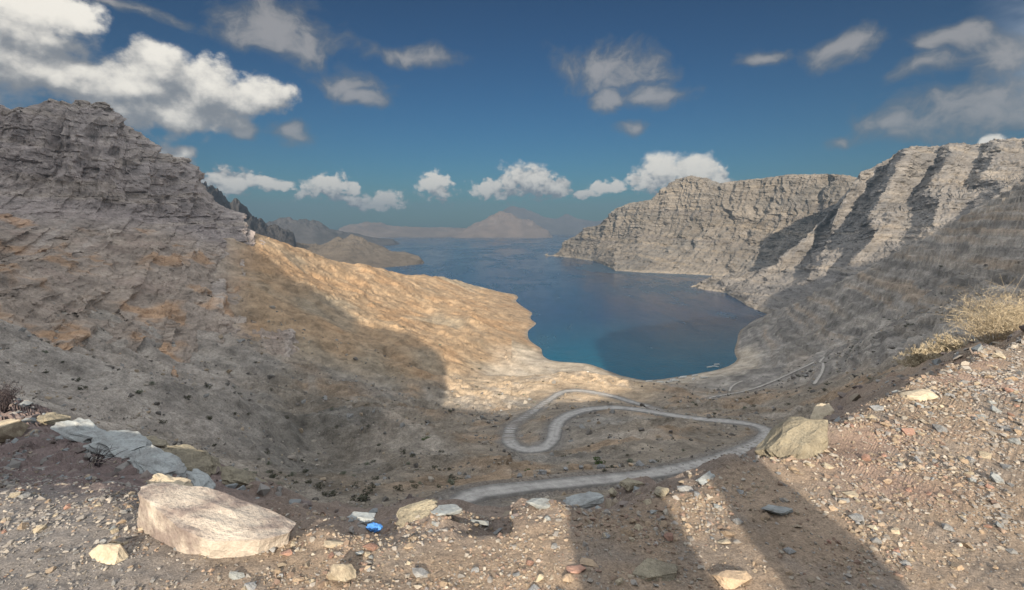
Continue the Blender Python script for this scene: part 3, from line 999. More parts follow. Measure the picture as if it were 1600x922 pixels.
far_hill('far_hill_terrain', [(520, 360, 8600), (545, 352, 8700), (575, 347, 8800), (605, 352, 8900), (640, 356, 9000), (690, 355, 9200), (720, 357, 9300), (760, 362, 9400)],
         None, 600, 120, (0.17, 0.135, 0.115), 'hazy pink-grey range on the far shore', 3.3, 0.4)
far_hill('island_terrain', [(704, 369, 8800), (722, 362, 8850), (745, 348, 8900), (762, 340, 8950), (780, 334, 9000), (800, 336, 9000), (815, 344, 9000), (832, 347, 9000), (848, 358, 8950), (860, 363, 8900), (864, 370, 8850)],
         None, 700, 160, (0.20, 0.155, 0.13), 'hazy rocky island standing in the middle of the water', 9.3, 0.45)
far_hill('far_hill_terrain', [(760, 350, 12500), (785, 330, 12600), (800, 322, 12700), (825, 328, 12800), (850, 340, 12800), (870, 342, 12800), (885, 335, 12800), (905, 344, 12800), (940, 346, 12800), (990, 340, 12800), (1060, 350, 12800)],
         None, 700, 140, (0.12, 0.105, 0.10), 'faint far mountains behind the island', 4.6, 0.4)


# ------------------------------------------------------------------ mountains behind the viewer: they shade the valley, the pass between lets the sun in
def rear_ridge():
    R = -120.0
    hx = [-2600, -1500, -900, -600, -450, -400, -371, -345, -328, -240, -168, -112, -78, -66, -52, -44, 60, 100, 108, 116, 180, 300, 450, 530, 600, 700, 1000, 1500, 2200]
    hh = [780, 775, 745, 680, 605, 535, 482, 434, 412, 352, 303, 291, 268, 250, 205, 165, 158, 165, 278, 310, 332, 362, 380, 440, 470, 485, 510, 515, 515]
    xs = np.concatenate([np.linspace(-2600, -700, 60, endpoint=False), np.linspace(-700, 700, 420, endpoint=False), np.linspace(700, 2200, 50)])
    h = np.interp(xs, hx, hh)
    h = h + fbm(xs / 40.0, 0.5, 0.5, 4) * np.clip((h - 200) / 100, 0, 1) * 12
    rows = []
    ys = [(-520, 0.15), (-300, 0.6), (-170, 0.93), (-120, 1.0), (-85, 0.9), (-45, 0.45), (-16, 0.04), (-8, 0.0)]
    V = np.zeros((len(ys), len(xs), 3))
    for i, (y, k) in enumerate(ys):
        z0 = 156.5
        V[i, :, 0] = xs
        V[i, :, 1] = y - np.clip((np.abs(xs) - 30) * 0.0, 0, 100)
        V[i, :, 2] = z0 + (h - z0) * k if y > -300 else 100 + (h - 100) * k
    c = np.empty_like(V); c[:] = (0.26, 0.23, 0.20)
    emit('mountain_terrain', V, c, M_ROCK, 'mountainside behind the viewpoint with the pass cut through it')


rear_ridge()

# ------------------------------------------------------------------ sea
def sea():
    m = bpy.data.materials.new('sea_water'); m.use_nodes = True
    nt = m.node_tree; b = nt.nodes['Principled BSDF']
    b.inputs['IOR'].default_value = 1.333
    geo = nd(nt, 'ShaderNodeNewGeometry'); pos = geo.outputs['Position']
    sep = nd(nt, 'ShaderNodeSeparateXYZ'); nt.links.new(pos, sep.inputs[0])
    # calm slicks and wind-ruffled lanes
    lane = noise(nt, vmth(nt, 'MULTIPLY', pos, (0.0035, 0.0016, 0)), 1.0, 6, 0.62, 0.9)
    lane2 = noise(nt, vmth(nt, 'MULTIPLY', pos, (0.02, 0.006, 0)), 1.0, 4, 0.6, 0.6)
    lf = mth(nt, 'ADD', mth(nt, 'MULTIPLY', lane.outputs[0], 0.7), mth(nt, 'MULTIPLY', lane2.outputs[0], 0.3))
    ruff = maprange(nt, lf, 0.42, 0.6)
    shal = maprange(nt, mth(nt, 'ADD', sep.outputs[1], mth(nt, 'MULTIPLY', lane.outputs[0], 160)), 610, 1050, 1.0, 0.0)
    c = mixc(nt, shal, (0.010, 0.036, 0.090), (0.012, 0.100, 0.150))
    c = mixc(nt, mth(nt, 'MULTIPLY', ruff, 0.6), c, (0.035, 0.085, 0.125))
    nt.links.new(c, b.inputs['Base Color'])
    nt.links.new(maprange(nt, ruff, 0, 1, 0.12, 0.32, False), b.inputs['Roughness'])
    w1 = noise(nt, vmth(nt, 'MULTIPLY', pos, (0.25, 0.12, 0.2)), 1.0, 5, 0.65)
    w2 = noise(nt, pos, 0.03, 3, 0.6)
    bp = nd(nt, 'ShaderNodeBump')
    bp.inputs['Strength'].default_value = 0.35
    bp.inputs['Distance'].default_value = 1.2
    nt.links.new(mth(nt, 'ADD', w1.outputs[0], w2.outputs[0]), bp.inputs['Height'])
    nt.links.new(bp.outputs[0], b.inputs['Normal'])
    xs = np.linspace(-15400, 15400, 60); ys = np.concatenate([np.linspace(300, 2000, 30, endpoint=False), np.linspace(2000, 15400, 40)])
    Xg, Yg = np.meshgrid(xs, ys)
    V = np.stack([Xg, Yg, np.zeros_like(Xg)], -1)
    me = new_mesh('sea', V.reshape(-1, 3), grid_quads(len(ys), len(xs)))
    link('sea_water', me, m, kind='structure', label='deep blue water of the inlet reaching to the horizon')


sea()

# ------------------------------------------------------------------ haze
def haze():
    x0, x1, y0, y1, z0, z1 = -15500, 15500, -900, 15500, -45, 830
    V = [(x, y, z) for x in (x0, x1) for y in (y0, y1) for z in (z0, z1)]
    Q = [(0, 1, 3, 2), (4, 6, 7, 5), (0, 4, 5, 1), (2, 3, 7, 6), (0, 2, 6, 4), (1, 5, 7, 3)]
    me = new_mesh('haze', V, Q)
    m = bpy.data.materials.new('haze_air'); m.use_nodes = True
    nt = m.node_tree
    nt.nodes.remove(nt.nodes['Principled BSDF'])
    pv = nd(nt, 'ShaderNodeVolumePrincipled')
    pv.inputs['Color'].default_value = HAZE_COL
    pv.inputs['Density'].default_value = HAZE_DENS
    pv.inputs['Anisotropy'].default_value = 0.0
    nt.links.new(pv.outputs[0], nt.nodes['Material Output'].inputs['Volume'])
    link('haze', me, m, kind='stuff', label='thin blue-grey haze over the inlet')


HAZE_DENS = 1.25e-4
HAZE_COL = (0.15, 0.22, 0.30, 1)
haze()


# ================================================================== the viewpoint: gravel ground and its broken edge
E_ROW = [(-700, 700), (-300, 745), (0, 788), (120, 792), (200, 803), (300, 830), (450, 850), (600, 857), (700, 852), (800, 836), (900, 819), (1000, 794), (1060, 780), (1100, 766), (1190, 738), (1250, 714),
         (1310, 684), (1360, 655), (1400, 628), (1440, 604), (1500, 576), (1600, 536), (1800, 486), (2300, 440)]
S_ROW = [(-700, 520, 40), (-300, 560, 30), (0, 618, 20), (60, 642, 16), (100, 668, 13), (200, 694, 11), (300, 722, 9), (400, 757, 7.6), (450, 775, 6.8), (520, 800, 5.8), (560, 813, 5.4), (620, 802, 5.8), (655, 788, 6.4),
         (700, 803, 5.8), (760, 812, 5.4), (800, 810, 5.3), (850, 802, 5.3), (900, 804, 5.0), (950, 794, 5.1), (985, 768, 5.8), (1010, 762, 6.0), (1050, 778, 5.2), (1100, 760, 5.6), (1150, 738, 6.2), (1190, 722, 6.5),
         (1250, 676, 7.2), (1310, 640, 8.0), (1350, 612, 8.6), (1400, 592, 8.6), (1440, 578, 8.4), (1500, 557, 8.8), (1600, 522, 10.0), (1800, 474, 14), (2300, 430, 22)]


def ground_loft():
    kx = [-700, -300, 0, 60, 120, 200, 300, 400, 450, 520, 560, 600, 655, 700, 760, 800, 850, 900, 950, 985, 1010, 1050, 1100, 1150, 1190, 1250, 1310, 1350, 1400, 1440, 1500, 1600, 1800, 2300]
    ep = np.interp(kx, *zip(*E_ROW)); ez = 1.7
    eY = ez * F / (ep - HZ)
    sx, sp, sY = zip(*S_ROW)
    sp_ = np.interp(kx, sx, sp); sY_ = np.interp(kx, sx, sY)
    r0 = [(x, HZ + 1.66 / 0.75 * F, 0.75) for x in kx]
    r1 = [(x, HZ + 1.68 / Y1 * F, Y1) for x, Y1 in ((x, min(2.2, 0.8 * y)) for x, y in zip(kx, eY))]
    e = [(x, p, y) for x, p, y in zip(kx, ep, eY)]
    mid, ss, b1, b2 = [], [], [], []
    for x, p, y, q, Y in zip(kx, ep, eY, sp_, sY_):
        ym = y + 0.26 * (Y - y)
        mid.append((x, p - 0.28 * (p - q), ym))
        ss.append((x, q, Y))
        b1.append((x, q + 45, Y * 1.7))
    for x in kx:
        Yb = 74.0
        zb = float(base_height(np.array([(x - 800) / F * Yb]), np.array([Yb]))[0]) - 5.0
        b2.append((x, HZ + (H - zb) / Yb * F, Yb))
    P, v = loft([r0, r1, e, mid, ss, b1, b2], -600, 2200, 680, [14, 60, 70, 90, 16, 16])
    return P, v


GP, GV = ground_loft()
GVV = np.repeat(GV[:, None], GP.shape[1], 1)
GPX = np.linspace(-600, 2200, GP.shape[1])


def detail_ground():
    global GP
    X, Y, Z = GP[..., 0], GP[..., 1], GP[..., 2]
    sl = sstep(1.9, 2.5, GVV)
    d = fbm(X / 0.9, Y / 0.9, 2.0, 4, 0.55) * 0.10 * (0.35 + 1.3 * sl)
    d = d + fbm(X / 0.14, Y / 0.14, 5.0, 2, 0.5) * 0.012 * (1 - sstep(5, 8, Y))
    d = d + (ridged(X / 1.3, Y / 1.3, Z / 1.3 + 4, 3) - 0.6) * 0.35 * sl
    d = d * sstep(0.2, 1.0, GVV) * (1 + 0.05 * np.clip(Y - 6, 0, 60))
    GP[..., 2] += d
    c = np.empty_like(GP); c[:] = (0.285, 0.222, 0.168)
    t = fbm(X / 0.7, Y / 0.7, 8.0, 4, 0.6)
    c = mixcol(c, (0.235, 0.20, 0.17), sstep(-0.1, 0.3, t) * 0.8)
    c = mixcol(c, (0.30, 0.215, 0.175), sstep(0.05, 0.35, fbm(X / 1.6 + 4, Y / 1.6, 1.0, 3)) * 0.7)
    px = 800 + F * X / np.maximum(Y, 0.1)
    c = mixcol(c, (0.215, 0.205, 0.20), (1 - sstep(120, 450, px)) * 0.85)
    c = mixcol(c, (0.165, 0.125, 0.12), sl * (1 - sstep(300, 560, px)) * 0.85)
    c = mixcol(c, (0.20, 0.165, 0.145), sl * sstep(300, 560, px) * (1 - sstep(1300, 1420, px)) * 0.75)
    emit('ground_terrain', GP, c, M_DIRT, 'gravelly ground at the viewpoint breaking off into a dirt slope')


detail_ground()
# flat shelf behind and below the camera
_xs = np.linspace(-22, 22, 30); _ys = np.linspace(-17, 1.0, 14)
_X, _Y = np.meshgrid(_xs, _ys)
_V = np.stack([_X, _Y, np.full_like(_X, H - 1.74) + 0.03 * fbm(_X, _Y, 0.3, 2)], -1)
_C = np.empty_like(_V); _C[:] = (0.31, 0.255, 0.205)
emit('ground_terrain', _V, _C, M_DIRT, 'gravel shelf behind the viewpoint')


def on_ground(px, py):
    """first point of the viewpoint ground met by the ray through a photo position"""
    j = int(np.clip(round((px - GPX[0]) / (GPX[1] - GPX[0])), 0, len(GPX) - 1))
    colm = GP[:, j]
    rowpy = HZ - (colm[:, 2] - H) / colm[:, 1] * F
    vis = np.where((rowpy <= py) & (np.arange(len(rowpy)) > 8))[0]
    i = vis[0] if len(vis) else np.argmin(rowpy[:-32])
    return colm[i].copy()


# ------------------------------------------------------------------ stones
def hull_rock(n, seed, shape=(1, 1, 1), cuts=0, rough=0.0, boxy=0.6, pts=None):
    r = np.random.default_rng(seed)
    p = r.normal(size=(n, 3)); p /= np.linalg.norm(p, axis=1, keepdims=True)
    m = np.abs(p).max(1, keepdims=True)
    p = p / (m ** boxy)
    p *= r.uniform(0.82, 1.05, (n, 1))
    if pts is not None:
        p = np.array(pts, float)
    bm = bmesh.new()
    for q in p:
        bm.verts.new(q * 0.5)
    res = bmesh.ops.convex_hull(bm, input=bm.verts[:])
    junk = [g for g in res['geom_interior'] if isinstance(g, bmesh.types.BMVert)]
    bmesh.ops.delete(bm, geom=junk, context='VERTS')
    loose = [v for v in bm.verts if not v.link_faces]
    bmesh.ops.delete(bm, geom=loose, context='VERTS')
    bmesh.ops.triangulate(bm, faces=bm.faces[:])
    if cuts:
        bmesh.ops.subdivide_edges(bm, edges=bm.edges[:], cuts=cuts, use_grid_fill=True)
        bmesh.ops.triangulate(bm, faces=bm.faces[:])
        co = np.array([v.co[:] for v in bm.verts])
        sd = seed * 3.7
        d = fbm(co[:, 0] * 3 + sd, co[:, 1] * 3, co[:, 2] * 3, 4, 0.55) * rough
        d = d + ledges(co[:, 2] + 0.2 * co[:, 0], 0.16) * rough * 0.35
        nn = co / (np.linalg.norm(co, axis=1, keepdims=True) + 1e-6)
        for v, q in zip(bm.verts, co + nn * d[:, None]):
            v.co = q
    V = np.array([v.co[:] for v in bm.verts]) * np.array(shape)
    bm.verts.index_update()
    T = np.array([[v.index for v in f.verts] for f in bm.faces])
    bm.free()
    return V, T


def stone_material(name, col, col2=None, scale=6.0, bump=0.5, dist=0.03):
    m = bpy.data.materials.new(name); m.use_nodes = True
    nt = m.node_tree; b = nt.nodes['Principled BSDF']
    b.inputs['Roughness'].default_value = 0.9
    b.inputs['Specular IOR Level'].default_value = 0.2
    tc = nd(nt, 'ShaderNodeTexCoord')
    oi = nd(nt, 'ShaderNodeObjectInfo')
    v = vmth(nt, 'ADD', tc.outputs['Object'], oi.outputs['Location'])
    n1 = noise(nt, v, scale, 7, 0.65, 0.3)
    n2 = noise(nt, v, scale * 9, 3, 0.7)
    c = mixc(nt, maprange(nt, n1.outputs[0], 0.42, 0.62), col, col2 or tuple(x * 0.62 for x in col))
    f = mth(nt, 'MULTIPLY', maprange(nt, n2.outputs[0], 0.3, 0.7, 0.82, 1.18, False), maprange(nt, oi.outputs['Random'], 0, 1, 0.8, 1.2, False))
    s_ = vmth(nt, 'SCALE', c); nt.links.new(f, s_.node.inputs['Scale'])
    nt.links.new(s_, b.inputs['Base Color'])
    bp = nd(nt, 'ShaderNodeBump')
    bp.inputs['Strength'].default_value = bump; bp.inputs['Distance'].default_value = dist
    nt.links.new(mth(nt, 'ADD', n1.outputs[0], mth(nt, 'MULTIPLY', n2.outputs[0], 0.4)), bp.inputs['Height'])
    nt.links.new(bp.outputs[0], b.inputs['Normal'])
    return m


M_PALE = stone_material('pale_limestone', (0.45, 0.395, 0.30), (0.35, 0.30, 0.23))
M_SLAB = stone_material('mottled_slab', (0.47, 0.42, 0.365), (0.23, 0.19, 0.175), 3.2, 0.7, 0.05)
M_GREYS = stone_material('grey_stone', (0.30, 0.31, 0.32), (0.22, 0.22, 0.22), 9)
M_TANS = stone_material('tan_stone', (0.40, 0.31, 0.22), (0.30, 0.235, 0.18), 9)
M_REDS = stone_material('reddish_stone', (0.36, 0.22, 0.17), (0.27, 0.18, 0.15), 9)
M_BLUES = stone_material('blue_grey_stone', (0.33, 0.355, 0.36), (0.24, 0.25, 0.25), 5)
M_OLIVE = stone_material('olive_limestone', (0.35, 0.315, 0.24), (0.25, 0.225, 0.175), 5.0, 0.9, 0.06)


def rock(name, px, py, wpx, hpx, mat, label, seed, rot=(0, 0, 0), n=26, cuts=3, rough=0.09, boxy=0.6, sink=0.22, deep=0.6, cat='rock', group=None, at=None, size=None, pts=None):
    """px, py: foot of the rock; wpx, hpx: how wide and tall it looks from the viewpoint"""
    p = np.array(at) if at is not None else on_ground(px, py)
    if size is None:
        w = wpx / F * p[1]
        d = w * deep
        h = max(hpx / F * p[1] - 0.45 * d, 0.16 * w) / (1 - sink)
        size = (w, d, h)
    V, T = hull_rock(n, seed, (1, 1, 1), cuts, rough, boxy, pts)
    V = V / (V.max(0) - V.min(0)) * np.array(size)
    me = new_mesh(name, V, tris=T)
    o = link(name, me, mat, label=label, cat=cat, group=group, loc=(p[0] * (1 + size[1] * 0.4 / p[1]) if at is None else p[0], p[1] + size[1] * 0.4, p[2] + size[2] * (0.5 - sink)))
    o.rotation_euler = rot
    return o


def build_rocks():
    R = math.radians
    k = rock
    ol = [(-1.0, 0.30), (-0.86, 0.72), (-0.3, 0.95), (0.4, 0.9), (0.95, 0.62), (1.0, 0.1), (0.82, -0.55), (0.35, -0.95), (-0.1, -0.8), (-0.55, -0.25), (-0.92, -0.02)]
    pts = [(x * 0.94, y * 0.92, -0.5) for x, y in ol] + [(x, y, 0.5 + 0.05 * math.sin(3 * x + 2 * y)) for x, y in ol]
    k('rock_slab', 318, 862, 290, 64, M_SLAB, 'large flat mottled slab lying at the edge of the gravel', 11, (R(3), R(9), R(-10)), cuts=5, rough=0.04, sink=0.5, deep=0.34, pts=pts)
    pts = [(-1, 0, -0.5), (-0.9, 0.3, -0.4), (-0.3, -0.5, -0.5), (0.8, -0.6, -0.5), (1, 0.2, -0.5), (0.6, 0.6, -0.5), (-0.5, 0.1, 0.3), (0.1, -0.1, 0.5), (0.45, 0.2, 0.52), (0.75, -0.3, 0.1), (-0.2, 0.5, 0.2)]
    k('stone_wedge', 168, 880, 84, 36, M_PALE, 'pale cream wedge-shaped stone on the grey pebbles', 5, (0, R(2), R(-12)), cuts=3, rough=0.05, deep=0.42, pts=pts)
    k('boulder', 10, 692, 52, 40, M_PALE, 'cream block with a sunlit top in the dirt slope at the far left', 8, (R(4), R(-8), R(20)), n=16, boxy=0.9, rough=0.05)
    k('boulder', 1240, 714, 135, 74, M_OLIVE, 'big rounded olive-tan boulder at the edge above the road', 21, (R(5), R(-32), R(25)), n=60, cuts=4, rough=0.09, boxy=0.25, sink=0.5)
    k('boulder', 1284, 654, 46, 22, M_PALE, 'cream piece added as the sunlit top of the big olive boulder', 22, (R(5), R(-25), R(35)), n=50, rough=0.08, boxy=0.3, sink=0.25)  # added piece; its pale colour stands for sunlight on the boulder's top
    k('boulder', 1434, 626, 56, 24, M_PALE, 'smooth cream stone lying alone near the right edge of the ground', 23, (0, R(-8), R(10)), n=40, rough=0.05, boxy=0.4, sink=0.3)
    k('boulder', 652, 812, 70, 30, M_OLIVE, 'weathered tan boulder rising at the lip of the middle slope', 31, (R(8), R(-16), R(10)), n=26, rough=0.14, sink=0.3)
    k('boulder', 698, 808, 52, 18, M_BLUES, 'blue-grey stone leaning against the tan boulder at the lip', 32, (R(8), R(8), R(40)), n=18)
    k('boulder', 846, 796, 52, 18, M_BLUES, 'smooth blue-grey hump at the lip below the road bend', 33, (0, R(6), R(10)), n=44, boxy=0.25, rough=0.06)
    k('boulder', 566, 818, 44, 12, M_BLUES, 'small pale blue-grey ledge stone above the blue litter', 34, (0, R(4), 0), n=24, boxy=0.4)
    k('boulder', 912, 795, 62, 12, M_BLUES, 'flat blue-grey plate at the lip left of the rubble', 35, (R(4), R(-10), R(10)), n=20)
    k('boulder', 988, 768, 46, 24, M_OLIVE, 'olive boulder on top of the rubble heap by the road', 36, (0, R(12), R(30)), n=24)
    k('boulder', 1032, 776, 30, 18, M_OLIVE, 'rounded olive stone on the right side of the rubble heap', 37, (0, 0, R(50)), n=34, boxy=0.3)
    k('boulder', 1104, 754, 32, 13, M_BLUES, 'blue-grey flat rock at the lip right of the rubble heap', 38, (R(6), R(-14), R(20)), n=18)
    k('boulder', 960, 778, 24, 16, M_OLIVE, 'tan rock at the left end of the rubble heap', 39, (0, 0, R(50)), n=16)
    k('boulder', 1070, 768, 26, 12, M_GREYS, 'grey rock between the olive stone and the blue-grey flat rock', 40, (0, 0, R(10)), n=16)
    k('stone', 1213, 808, 56, 16, M_BLUES, 'flat triangular blue-grey stone in the broad shadow stripe', 41, (0, R(4), R(12)), n=10, cuts=2)
    k('stone', 1328, 779, 24, 9, M_PALE, 'small bright white brick-shaped stone on the sunlit gravel', 42, (0, 0, R(6)), n=14, cuts=2, boxy=1.0)
    k('stone', 1388, 757, 24, 14, M_TANS, 'orange-tan stone above the white brick-shaped one', 43, (0, 0, R(25)), n=10, cuts=2)
    k('stone', 536, 921, 44, 34, M_PALE, 'pale upright stone at the bottom edge of the picture', 44, (R(10), R(20), R(20)), n=12, cuts=2, boxy=0.9)
    k('stone', 526, 856, 36, 14, M_PALE, 'pale pointed stone right of the big slab', 45, (0, R(8), R(10)), n=12, cuts=2)
    k('stone', 642, 858, 22, 10, M_TANS, 'light tan stone on the lip of the sunlit gravel', 46, (0, 0, R(40)), n=12, cuts=2)
    k('stone', 782, 836, 22, 11, M_GREYS, 'angular grey stone on the lip left of the first shadow stripe', 47, (0, 0, R(30)), n=10, cuts=2)
    k('stone', 842, 912, 16, 14, M_PALE, 'small cream cube-like stone left of the first shadow stripe', 48, (0, 0, R(30)), n=12, cuts=2, boxy=1)
    k('stone', 890, 914, 22, 14, M_TANS, 'tan stone beside the left edge of the first shadow stripe', 49, (0, R(10), R(30)), n=12, cuts=2)
    k('stone', 900, 898, 32, 12, M_REDS, 'flat pinkish stone at the left edge of the first shadow stripe', 50, (0, 0, R(10)), n=12, cuts=2)
    k('stone', 922, 885, 30, 12, M_TANS, 'brown flat stone inside the first shadow stripe', 51, (0, 0, R(-10)), n=16, cuts=2)
    k('stone', 1025, 908, 80, 24, M_OLIVE, 'broad low tan rock half buried in the first shadow stripe', 52, (0, 0, R(5)), n=34, boxy=0.4, sink=0.5)
    k('stone', 1130, 852, 20, 9, M_PALE, 'white oval stone in the sunlit strip between the shadows', 53, (0, 0, R(10)), n=20, cuts=2, boxy=0.3)
    k('stone', 1145, 921, 62, 30, M_TANS, 'tan rock poking out at the bottom of the sunlit strip', 54, (0, 0, R(25)), n=20, rough=0.06)
    k('stone', 446, 872, 18, 9, M_REDS, 'small reddish stone just right of the big slab', 55, (0, 0, R(25)), n=12, cuts=2)
    k('stone', 1362, 834, 18, 8, M_PALE, 'cream stone beside the edge of the broad shadow stripe', 56, (0, 0, R(15)), n=14, cuts=2)
    k('stone', 1555, 762, 26, 18, M_BLUES, 'blue-grey stone in the pebble cluster at the right of the gravel', 57, (0, 0, R(65)), n=14, cuts=2)
    k('stone', 690, 905, 26, 12, M_TANS, 'tan flat stone in the middle of the sunlit gravel', 58, (0, 0, R(15)), n=14, cuts=2)
    k('stone', 655, 905, 30, 16, M_GREYS, 'dark grey stone in the middle of the sunlit gravel', 59, (0, 0, R(5)), n=12, cuts=2)
    # blue-grey ledge beyond the left dirt slope
    for q, (px, py, w, h, rz, lab) in enumerate((
            (128, 690, 70, 20, -12, 'uppermost block of the blue-grey rock ledge beyond the dirt slope'),
            (190, 716, 90, 26, -18, 'long blue-grey ledge block above the big slab'),
            (250, 742, 80, 26, -24, 'middle blue-grey block of the ledge, just behind the slab'),
            (310, 770, 50, 34, -35, 'lowest blue-grey block of the ledge, ending beside the slab'),
            (85, 668, 46, 16, -10, 'greenish block at the top end of the rock ledge'),
            (300, 734, 80, 18, -16, 'tan block on the far rim behind the blue-grey ledge'),
            (375, 760, 66, 18, -16, 'tan rim block nearest the dark gully'),
            (268, 774, 60, 24, -15, 'pale plate leaning on the ledge behind the slab'),
            (230, 700, 50, 14, -10, 'low tan block on the rim above the long blue-grey one'))):
        k('ledge_rock', px, py, w * 1.45, h * 0.9, M_BLUES if q < 4 else (M_OLIVE if q != 7 else M_PALE), lab, 60 + q, (R(6), R(12), R(rz)), n=26, cuts=4, rough=0.2, boxy=0.5, sink=0.35, deep=0.45)
    # unseen rock shapes added in place of people, to cast the two shadow stripes
    k('shadow_caster', 0, 0, 0, 0, M_TANS, 'unseen rock shape added behind the viewpoint to cast the first shadow stripe', 70, (0, 0, 0), n=40, boxy=0.8, at=(0.64, -2.6, H - 1.74), sink=0.08, size=(0.66, 0.6, 2.6))
    k('shadow_caster', 0, 0, 0, 0, M_TANS, 'unseen rock shape added behind the viewpoint to cast the broad right shadow stripe', 71, (0, R(4), 0), n=40, boxy=0.8, at=(1.54, -2.6, H - 1.74), sink=0.08, size=(0.62, 0.6, 2.7))


build_rocks()

# ------------------------------------------------------------------ loose gravel: the largest stones one by one, the rest as one mass
PEB = [hull_rock(r_, 200 + i, (1, 1, 1), 0, 0, 0.5) for i, r_ in enumerate([9, 10, 10, 11, 11, 12, 12, 13, 14, 10, 11, 12])]
PEB_COLS = np.array([(0.30, 0.305, 0.31), (0.36, 0.36, 0.355), (0.24, 0.245, 0.25), (0.44, 0.42, 0.385), (0.50, 0.47, 0.41), (0.36, 0.29, 0.22), (0.33, 0.24, 0.185), (0.30, 0.20, 0.165), (0.27, 0.30, 0.33), (0.40, 0.34, 0.26)])


def ground_samples(n, vmin, vmax, pxmin=-60, pxmax=1680):
    i0, i1 = np.searchsorted(GV, vmin), np.searchsorted(GV, vmax)
    j0, j1 = np.searchsorted(GPX, pxmin), np.searchsorted(GPX, pxmax)
    G = GP[i0:i1, j0:j1]
    ar = np.linalg.norm(np.cross(G[1:, :-1] - G[:-1, :-1], G[:-1, 1:] - G[:-1, :-1]), axis=2)
    Yc = G[:-1, :-1, 1]
    w = ar / np.maximum(Yc, 2.2)**1.35 * (0.22 + sstep(-0.15, 0.35, fbm(G[:-1, :-1, 0] / 0.55, G[:-1, :-1, 1] / 0.55, 3.0, 3)))
    k = rng.choice(w.size, n, p=(w / w.sum()).ravel())
    i, j = np.unravel_index(k, w.shape)
    a, b = rng.random(n)[:, None], rng.random(n)[:, None]
    return G[i, j] + (G[i + 1, j] - G[i, j]) * a + (G[i, j + 1] - G[i, j]) * b


def rand_rot(n):
    q = rng.normal(size=(n, 4)); q /= np.linalg.norm(q, axis=1, keepdims=True)
    w, x, y, z = q.T
    return np.stack([1 - 2 * (y*y + z*z), 2 * (x*y - z*w), 2 * (x*z + y*w), 2 * (x*y + z*w), 1 - 2 * (x*x + z*z), 2 * (y*z - x*w), 2 * (x*z - y*w), 2 * (y*z + x*w), 1 - 2 * (x*x + y*y)], -1).reshape(n, 3, 3)


def scatter_mesh(name, pos, size, cols, variants, flat=0.6):
    n = len(pos)
    which = rng.integers(0, len(variants), n)
    VV, TT, CC, base = [], [], [], 0
    for k, (V, T) in enumerate(variants):
        s_ = np.where(which == k)[0]
        if not len(s_):
            continue
        Rm = rand_rot(len(s_))
        v = np.einsum('nij,vj->nvi', Rm, V * np.array([1.0, 0.75, 0.6]))
        v[..., 2] *= flat
        v = v * size[s_][:, None, None] + pos[s_][:, None, :]
        VV.append(v.reshape(-1, 3))
        TT.append((T[None] + (np.arange(len(s_)) * len(V))[:, None, None] + base).reshape(-1, 3))
        CC.append(np.repeat(cols[s_], len(V), 0))
        base += len(s_) * len(V)
    return new_mesh(name, np.concatenate(VV), tris=np.concatenate(TT), cols=np.concatenate(CC))


M_PEB = rock_material('loose_stone', 30.0, 0.4, 0.006, 0.0, 0.15)


def pebble_cols(pos, n):
    px = 800 + F * pos[:, 0] / pos[:, 1]
    pgrey = np.clip(0.9 - np.abs(px - 60) / 420, 0, 0.85)
    pgrey = np.maximum(pgrey, np.clip((px - 1480) / 120, 0, 0.8))
    k = np.where(rng.random(n) < pgrey, rng.choice([0, 1, 2, 8, 1, 3], n), rng.choice([0, 1, 3, 4, 5, 6, 7, 9, 5, 9, 6], n))
    return (PEB_COLS[k] * 0.62 + np.array((0.28, 0.23, 0.185)) * 0.38) * rng.uniform(0.66, 1.05, (n, 1))


